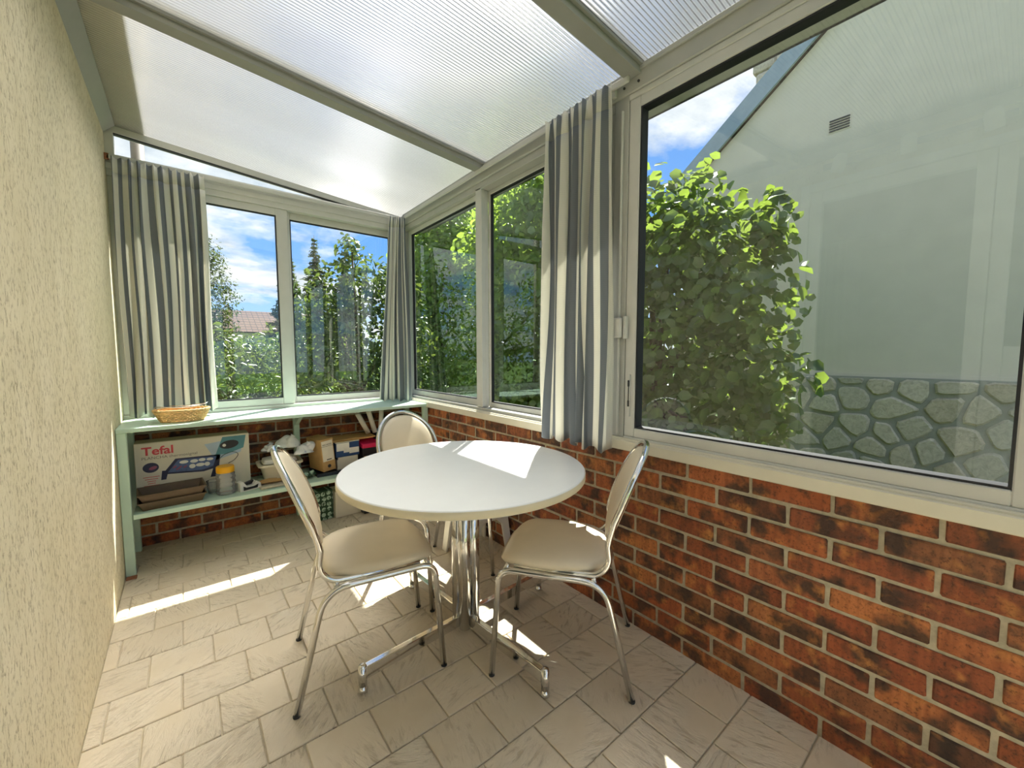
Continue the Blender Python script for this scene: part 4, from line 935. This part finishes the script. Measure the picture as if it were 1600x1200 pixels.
nb(MB().poly(barge(-8.8-0.35, GZ-0.35*sl, AP[0], AP[1]), (0.03, 0, 0))).build('bargeboard', 'fascia_blue', nh)
nb(MB().poly([(NX-0.03, GE+0.34, GZ-0.34*sl+0.02), (NX-0.03, AP[0], AP[1]+0.02), (NX-0.03, AP[0], AP[1]+0.14), (NX-0.03, GE+0.34, GZ-0.34*sl+0.14)], (6.3, 0, 0))).build('roof_slope', 'far_tiles', nh)
nb(MB().poly([(NX-0.03, -9.1, GZ-0.3*sl+0.02), (NX-0.03, AP[0], AP[1]+0.02), (NX-0.03, AP[0], AP[1]+0.14), (NX-0.03, -9.1, GZ-0.3*sl+0.14)], (6.3, 0, 0))).build('roof_slope', 'far_tiles', nh)
# chimney with grey quoins by the verge
ch = nb(MB().box((NX+0.2, -2.35, 3.9), (NX+0.9, -1.50, 6.4))).build('chimney', 'house_render', nh)
for k in range(9):
    nb(MB().box((NX+0.15, -1.62+0.03*(k % 2), 4.1+0.2*k), (NX+0.5, -1.40+0.045*math.sin(k*2.2), 4.29+0.2*k), 0.03, 2)).build('quoin', 'stone', ch)
vt = nb(MB().box((NX-0.004, -2.31, 3.305), (NX, -2.135, 3.435))).build('vent_grille', 'house_render', nh)
for k in range(5): nb(MB().box((NX-0.012, -2.30, 3.318+0.0235*k), (NX-0.003, -2.145, 3.330+0.0235*k), 0.001)).build('slat', 'print_black', vt)
pl = nb(MB().box((NX-0.035, -6.5, -0.2), (NX, GE, 1.0))).build('stone_plinth', 'stone_mortar', nh)
nb(MB().box((NX-0.012, -6.5, 1.0), (NX, GE, 1.03))).build('drip_edge', 'house_render', nh)
def voronoi_cells(y0, y1, z0, z1, step, seed):
    rnd = random.Random(seed); pts = []
    ny, nz = int((y1-y0)/step), int((z1-z0)/(step*0.82))
    for i in range(ny+1):
        for j in range(nz+1): pts.append((y0+(i+0.5*(j % 2)+rnd.uniform(-0.36, 0.36))*step, z0+(j+0.4+rnd.uniform(-0.36, 0.36))*step*0.82))
    cells = []
    for i, p in enumerate(pts):
        poly = [(y0, z0), (y1, z0), (y1, z1), (y0, z1)]
        for j, q in enumerate(pts):
            if i == j or (p[0]-q[0])**2+(p[1]-q[1])**2 > (3*step)**2: continue
            mx, my = (p[0]+q[0])/2, (p[1]+q[1])/2; nx, ny_ = q[0]-p[0], q[1]-p[1]; L = math.hypot(nx, ny_); nx /= L; ny_ /= L
            mx -= nx*0.016; my -= ny_*0.016
            out = []
            for k in range(len(poly)):
                a, b = poly[k], poly[(k+1) % len(poly)]; da = (a[0]-mx)*nx+(a[1]-my)*ny_; db = (b[0]-mx)*nx+(b[1]-my)*ny_
                if da <= 0: out.append(a)
                if da*db < 0: t = da/(da-db); out.append((a[0]+(b[0]-a[0])*t, a[1]+(b[1]-a[1])*t))
            poly = out
            if len(poly) < 3: break
        if len(poly) >= 3:
            ar_ = abs(sum(poly[k][0]*poly[(k+1) % len(poly)][1]-poly[(k+1) % len(poly)][0]*poly[k][1] for k in range(len(poly))))/2
            if ar_ > 0.004: cells.append(poly)
    return cells
rs = random.Random(4)
for poly in voronoi_cells(-4.0, -0.75, -0.12, 0.985, 0.245, 11):
    # cut the corners so that the stones look broken and rounded
    q = []
    for k in range(len(poly)):
        a, b, c = poly[k-1], poly[k], poly[(k+1) % len(poly)]
        for o_, t in ((a, rs.uniform(0.10, 0.24)), (c, rs.uniform(0.10, 0.24))): q.append((b[0]+(o_[0]-b[0])*t+rs.uniform(-0.003, 0.003), b[1]+(o_[1]-b[1])*t+rs.uniform(-0.003, 0.003)))
    cy = sum(p[0] for p in q)/len(q); cz = sum(p[1] for p in q)/len(q); n = len(q)
    f1, f2 = rs.uniform(0.018, 0.03), rs.uniform(0.006, 0.014); tilt = (rs.uniform(-0.05, 0.05), rs.uniform(-0.05, 0.05))
    vs = [(0.02, p[0]-cy, p[1]-cz) for p in q]+[(-f2, p[0]-cy, p[1]-cz) for p in q]
    vs += [(-f1+tilt[0]*(p[0]-cy)+tilt[1]*(p[1]-cz), (p[0]-cy)*0.86, (p[1]-cz)*0.86) for p in q]
    fs = [(k, (k+1) % n, n+(k+1) % n, n+k) for k in range(n)]+[(n+k, n+(k+1) % n, 2*n+(k+1) % n, 2*n+k) for k in range(n)]+[tuple(2*n+k for k in range(n))]
    obj('stone', mesh_from('stone', vs, fs), 'stone', pl, (-0.035, cy+3.4, cz+0.16))

# ------------------------------------------------------------------ garden planting
def leaf_arrays(pos, nrm, size, rng, asp=0.75):
    """folded six-point leaves"""
    n = len(pos); nrm = nrm/np.linalg.norm(nrm, axis=1, keepdims=True)
    t = rng.normal(size=(n, 3)); t[:, 2] -= 0.5; t -= nrm*(t*nrm).sum(1, keepdims=True); t /= np.linalg.norm(t, axis=1, keepdims=True)
    b = np.cross(nrm, t); s = (size*rng.uniform(0.6, 1.25, n))[:, None]
    loc = np.array([(-0.5, 0, 0), (-0.18, 0.42*asp, 0.10), (0.22, 0.36*asp, 0.10), (0.55, 0, -0.06), (0.22, -0.36*asp, 0.10), (-0.18, -0.42*asp, 0.10), (0.02, 0, -0.02)])
    v = pos[:, None, :]+s[:, None, :]*(loc[None, :, 0:1]*t[:, None, :]+loc[None, :, 1:2]*b[:, None, :]+loc[None, :, 2:3]*nrm[:, None, :])
    return v.reshape(-1, 3)
def leaf_mesh(name, v, mat):
    n = len(v)//7; me = bpy.data.meshes.new(name)
    tri_ = np.array([(0, 6, 1), (1, 6, 2), (2, 6, 3), (3, 6, 4), (4, 6, 5), (5, 6, 0)])
    f = (tri_[None]+(np.arange(n)*7)[:, None, None]).reshape(-1, 3)
    me.vertices.add(len(v)); me.vertices.foreach_set('co', v.astype(np.float32).ravel())
    me.loops.add(f.size); me.loops.foreach_set('vertex_index', f.ravel().astype(np.int32))
    me.polygons.add(len(f)); me.polygons.foreach_set('loop_start', np.arange(0, f.size, 3, dtype=np.int32)); me.polygons.foreach_set('loop_total', np.full(len(f), 3, np.int32))
    me.update(); me.validate(); me.materials.append(M[mat]); return me
def blob_points(blobs, n, rng, shell=0.55):
    vol = np.array([b[1][0]*b[1][1]*b[1][2] for b in blobs])**0.67; cnt = rng.multinomial(n, vol/vol.sum()); P, Q = [], []
    for (c, r), k in zip(blobs, cnt):
        d = rng.normal(size=(k, 3)); d /= np.linalg.norm(d, axis=1, keepdims=True)
        rr = shell+(1-shell)*rng.uniform(0, 1, k)**0.6; lump = 1+0.16*np.sin(d[:, 0]*5+c[0]*3)*np.sin(d[:, 1]*6+c[1])+0.12*np.sin(d[:, 2]*7+1)
        P.append(np.array(c)+d*np.array(r)*(rr*lump)[:, None]); Q.append(d*0.7+rng.normal(size=(k, 3))*0.55+np.array((0, 0, 0.45)))
    return np.vstack(P), np.vstack(Q)
CAMP = np.array((-1.5253, -3.4168, 1.215))
def tree(name, base, blobs, n, size, mat, label, cat, group=None, seed=0, trunk=0.05, single=0, branches=6, asp=0.75, shell=0.55):
    rng = np.random.default_rng(seed); root = empty(name, base); tag(root, label, cat, group); B = np.array(base)
    P, Q = blob_points(blobs, n, rng, shell); keep = P[:, 2] > -0.12; P, Q = P[keep], Q[keep]
    top = max(c[2] for c, r in blobs)
    MB().tube([(0, 0, 0), (0.03, 0.02, (top-base[2])*0.5), (0.0, 0.05, top-base[2])], trunk, 8, radii=[trunk, trunk*0.75, trunk*0.3]).build('trunk', 'bark', root)
    for k in range(branches):
        c = np.array(blobs[k % len(blobs)][0])-B+rng.normal(size=3)*0.12; z0 = (top-base[2])*rng.uniform(0.15, 0.5)
        MB().tube([(0, 0, z0), tuple(c*np.array((0.5, 0.5, 0.55))+np.array((0, 0, z0*0.4))), tuple(c)], 0.01, 6, radii=[trunk*0.5, trunk*0.35, trunk*0.12]).build('branch', 'bark', root)
    if single:
        d = np.linalg.norm(P-CAMP, axis=1); idx = np.argsort(d)[:single]; lm = None
        # twelve leaf shapes shared by the single leaves
        shapes = [leaf_mesh('leaf', leaf_arrays(np.zeros((1, 3)), Q[i:i+1], size, rng, asp), mat) for i in idx[:24]]
        for q, i in enumerate(idx): obj('leaf', shapes[q % 24], None, root, tuple(P[i]-B))
        m_ = np.ones(len(P), bool); m_[idx] = False; P, Q = P[m_], Q[m_]
    f = obj('foliage', leaf_mesh('foliage', leaf_arrays(P-B, Q, size, rng, asp), mat), None, root); f['kind'] = 'stuff'
    return root
# hazel in front of the large window
tree('hazel_bush', (1.45, -1.55, -0.16),
     [((1.45, -1.9, 1.95), (0.5, 0.42, 0.58)), ((1.45, -2.15, 1.55), (0.45, 0.42, 0.55)), ((1.4, -1.6, 1.3), (0.5, 0.6, 0.7)), ((1.5, -1.9, 0.75), (0.5, 0.6, 0.6)), ((1.45, -1.55, 2.15), (0.5, 0.45, 0.5)), ((1.5, -2.3, 1.05), (0.38, 0.32, 0.42)), ((1.4, -1.2, 0.7), (0.5, 0.5, 0.7)), ((1.5, -2.2, 0.4), (0.4, 0.35, 0.5)), ((1.55, -1.6, 0.25), (0.5, 0.7, 0.45)), ((1.45, -2.35, 2.05), (0.22, 0.18, 0.2)), ((1.45, -1.05, 1.6), (0.5, 0.5, 0.7)), ((1.5, -1.0, 2.3), (0.45, 0.5, 0.45)), ((1.6, -1.3, 0.9), (0.4, 0.6, 0.7))],
     8800, 0.088, 'leaf_hazel', 'broad-leaved hazel bush close outside the large window', 'bush', None, 5, 0.04, 300, 9, 0.95, 0.3)
tree('linden_tree', (1.9, 0.1, -0.16),
     [((1.8, -0.4, 1.9), (0.6, 0.7, 0.8)), ((1.8, 0.3, 1.5), (0.6, 0.7, 0.9)), ((1.8, -0.2, 2.9), (0.6, 0.6, 0.7)), ((1.9, 0.4, 2.7), (0.7, 0.7, 0.8)), ((1.8, -0.3, 0.8), (0.6, 0.8, 0.7)), ((1.7, 0.6, 0.6), (0.6, 0.8, 0.7)), ((1.8, 0.0, 0.2), (0.5, 1.0, 0.5)), ((2.0, 1.3, 1.2), (0.6, 0.7, 1.0)), ((2.0, 1.2, 2.5), (0.6, 0.7, 0.8))],
     17000, 0.09, 'leaf_linden', 'tall leafy tree filling the far side window', 'tree', None, 8, 0.06, 0, 8, 0.9, 0.35)
tree('linden_tree', (1.95, 2.9, -0.16),
     [((1.9, 2.7, 1.3), (0.6, 0.8, 0.9)), ((2.0, 2.6, 2.6), (0.6, 0.8, 0.8)), ((2.0, 3.4, 1.6), (0.6, 0.8, 0.9)), ((2.1, 3.5, 2.8), (0.7, 0.8, 0.9)), ((2.0, 2.9, 0.5), (0.6, 1.0, 0.7)), ((2.1, 3.0, 3.6), (0.6, 0.7, 0.6))],
     14000, 0.09, 'leaf_linden', 'second leafy tree, seen next to the corner curtain', 'tree', None, 18, 0.06, 0, 6, 0.9, 0.35)
tree('birch_tree', (4.3, 4.6, -0.16),
     [((4.2, 4.2, 3.6), (1.3, 1.3, 1.8)), ((4.4, 5.6, 3.0), (1.3, 1.4, 1.8)), ((4.3, 3.0, 4.2), (1.1, 1.2, 1.5)), ((4.2, 4.6, 5.2), (1.2, 1.4, 1.2)), ((4.2, 4.4, 1.4), (1.2, 1.8, 1.4))],
     15000, 0.10, 'leaf_birch', 'airy pale green birch behind the side trees', 'tree', None, 9, 0.09, 0, 9, 0.7, 0.35)
# shrubs and hedge outside the end window
tree('camellia_shrub', (0.0, 1.3, -0.16),
     [((-0.30, 1.35, 1.72), (0.36, 0.36, 0.42)), ((0.05, 1.35, 2.02), (0.34, 0.34, 0.42)), ((0.45, 1.3, 1.95), (0.32, 0.34, 0.45)), ((-0.48, 1.3, 1.30), (0.30, 0.34, 0.45)), ((0.05, 1.3, 1.45), (0.46, 0.36, 0.5)), ((0.55, 1.25, 1.35), (0.4, 0.36, 0.55)), ((-0.15, 1.3, 0.95), (0.55, 0.4, 0.45)), ((0.5, 1.25, 0.8), (0.5, 0.4, 0.5)), ((-0.02, 1.4, 2.38), (0.16, 0.16, 0.2)), ((0.0, 1.3, 0.4), (0.6, 0.4, 0.5))],
     5200, 0.075, 'leaf_laurel', 'glossy-leaved shrub outside the right half of the end window', 'shrub', None, 12, 0.03, 0, 8, 0.6, 0.25)
tree('laurel_bush', (-1.2, 3.2, -0.16),
     [((-1.9, 3.2, 0.95), (0.7, 0.6, 0.62)), ((-1.15, 3.2, 0.9), (0.6, 0.6, 0.62)), ((-0.4, 3.3, 0.95), (0.6, 0.6, 0.6)), ((0.4, 3.4, 0.9), (0.7, 0.6, 0.6)), ((-1.4, 2.8, 0.5), (0.7, 0.5, 0.55)), ((-0.6, 2.8, 0.45), (0.7, 0.5, 0.5))],
     8500, 0.08, 'leaf_laurel', 'rounded laurel bush in the sun below the left half of the end window', 'bush', None, 13, 0.04, 0, 6, 0.6, 0.4)
tree('garden_tree', (-1.1, 9.6, -0.16),
     [((-0.95, 9.6, 2.5), (0.62, 0.7, 1.5)), ((-1.0, 9.6, 1.2), (0.85, 0.8, 1.2)), ((-1.3, 9.7, 3.6), (0.6, 0.6, 1.1))],
     8000, 0.085, 'needles', 'dark bushy tree beside the left curtain in the distance', 'tree', None, 14, 0.08, 0, 6, 0.5, 0.4)
tree('hedge', (1.2, 12.0, -0.16),
     [((-1.8, 12.0, 0.7), (1.3, 0.6, 1.15)), ((0.1, 12.0, 0.7), (1.3, 0.6, 1.1)), ((2.0, 12.0, 0.7), (1.3, 0.6, 1.15)), ((3.9, 12.0, 0.7), (1.3, 0.6, 1.15))],
     8000, 0.11, 'leaf_birch', 'light green hedge at the far end of the garden', 'hedge', None, 15, 0.06, 0, 5, 0.6, 0.4)
tree('boundary_hedge', (-6.0, 7.0, -0.16),
     [((-3.6, 8.0, 1.3), (1.3, 1.0, 1.7)), ((-5.4, 7.2, 1.5), (1.4, 1.0, 1.9)), ((-7.4, 6.4, 1.6), (1.5, 1.1, 2.1)), ((-9.4, 5.4, 1.6), (1.5, 1.1, 2.2)), ((-11.2, 4.2, 1.6), (1.5, 1.2, 2.2)), ((-4.4, 8.2, 3.0), (1.0, 0.9, 1.2)), ((-8.2, 6.4, 3.4), (1.2, 1.0, 1.3))],
     11000, 0.14, 'leaf_laurel', 'tall dark boundary hedge along the left of the garden', 'hedge', None, 25, 0.1, 0, 7, 0.6, 0.4)
def spruce(base, H, Rb, seed, label):
    rng = np.random.default_rng(seed); root = empty('spruce_tree', base); tag(root, label, 'tree', 'spruces beyond the garden')
    MB().tube([(0, 0, 0), (0, 0, H)], 0.1, 8, radii=[H*0.018, 0.01]).build('trunk', 'bark', root)
    P, Q = [], []; mb = MB(); z = H*0.08
    while z < H*0.99:
        L = Rb*(1-z/H)**0.9*rng.uniform(0.8, 1.15); nb_ = 7 if z < H*0.8 else 5
        for k in range(nb_):
            a = rng.uniform(0, 6.28); tip = np.array((math.cos(a)*L, math.sin(a)*L, -0.22*L)); mb.tube([(0, 0, z), tuple(tip*0.6+np.array((0, 0, z-0.05*L))), tuple(tip+np.array((0, 0, z)))], 0.012, 4)
            m_ = max(4, int(L*34)); s = rng.uniform(0.1, 1.0, m_)[:, None]
            pts = tip*s+np.array((0, 0, z))+rng.normal(size=(m_, 3))*np.array((0.07, 0.07, 0.05))*(0.5+L*0.6); P.append(pts); Q.append(rng.normal(size=(m_, 3))*0.5+np.array((0, 0, 0.8)))
        z += H*0.026
    mb.build('branches', 'bark', root)['kind'] = 'stuff'
    f = obj('needles', leaf_mesh('needles', leaf_arrays(np.vstack(P), np.vstack(Q), 0.26, rng, 0.35), 'needles'), None, root); f['kind'] = 'stuff'
spruce((2.74, 20.0, -0.16), 6.8, 1.55, 1, 'dark spruce just behind the window mullion, in the distance')
spruce((5.0, 24.0, -0.16), 8.6, 1.9, 2, 'tall spruce right of the window mullion, in the distance')
spruce((4.6, 17.0, -0.16), 5.9, 1.4, 3, 'spruce furthest right behind the glossy shrub')
# distant house roof
dh = empty('distant_house', (1.5, 27.0, -0.16)); tag(dh, 'distant house with a brown tiled roof beyond the hedge', 'house')
MB().box((-5, 0, 0), (6, 6, 2.7)).build('walls', 'house_render', dh)
MB().poly([(-5.4, -0.5, 2.75), (-5.4, 3.0, 4.32), (-5.4, 6.5, 2.75)], (11.8, 0, 0)).build('roof', 'far_tiles', dh)
for x in (-3, 0, 3): 
    wv = MB().box((x-0.5, -0.05, 1.0), (x+0.5, 0.02, 2.2)).build('window', 'door_white', dh); MB().box((x-0.42, -0.07, 1.08), (x+0.42, -0.051, 2.12)).build('pane', 'print_black', wv)

dp = thing('downpipe', (-1.70, 0.30, -0.16), 'dark grey rain pipe outside at the top left of the end window', 'pipe')
MB().tube([(0, 0, 0), (0, 0, 3.3)], 0.035, 16).build('pipe', 'print_grey', dp)
for z in (1.0, 2.6): MB().lathe([(0.038, 0), (0.041, 0.004), (0.041, 0.03), (0.038, 0.034)], (0, 0, z), 16).build('pipe_clip', 'rafter_grey', dp)
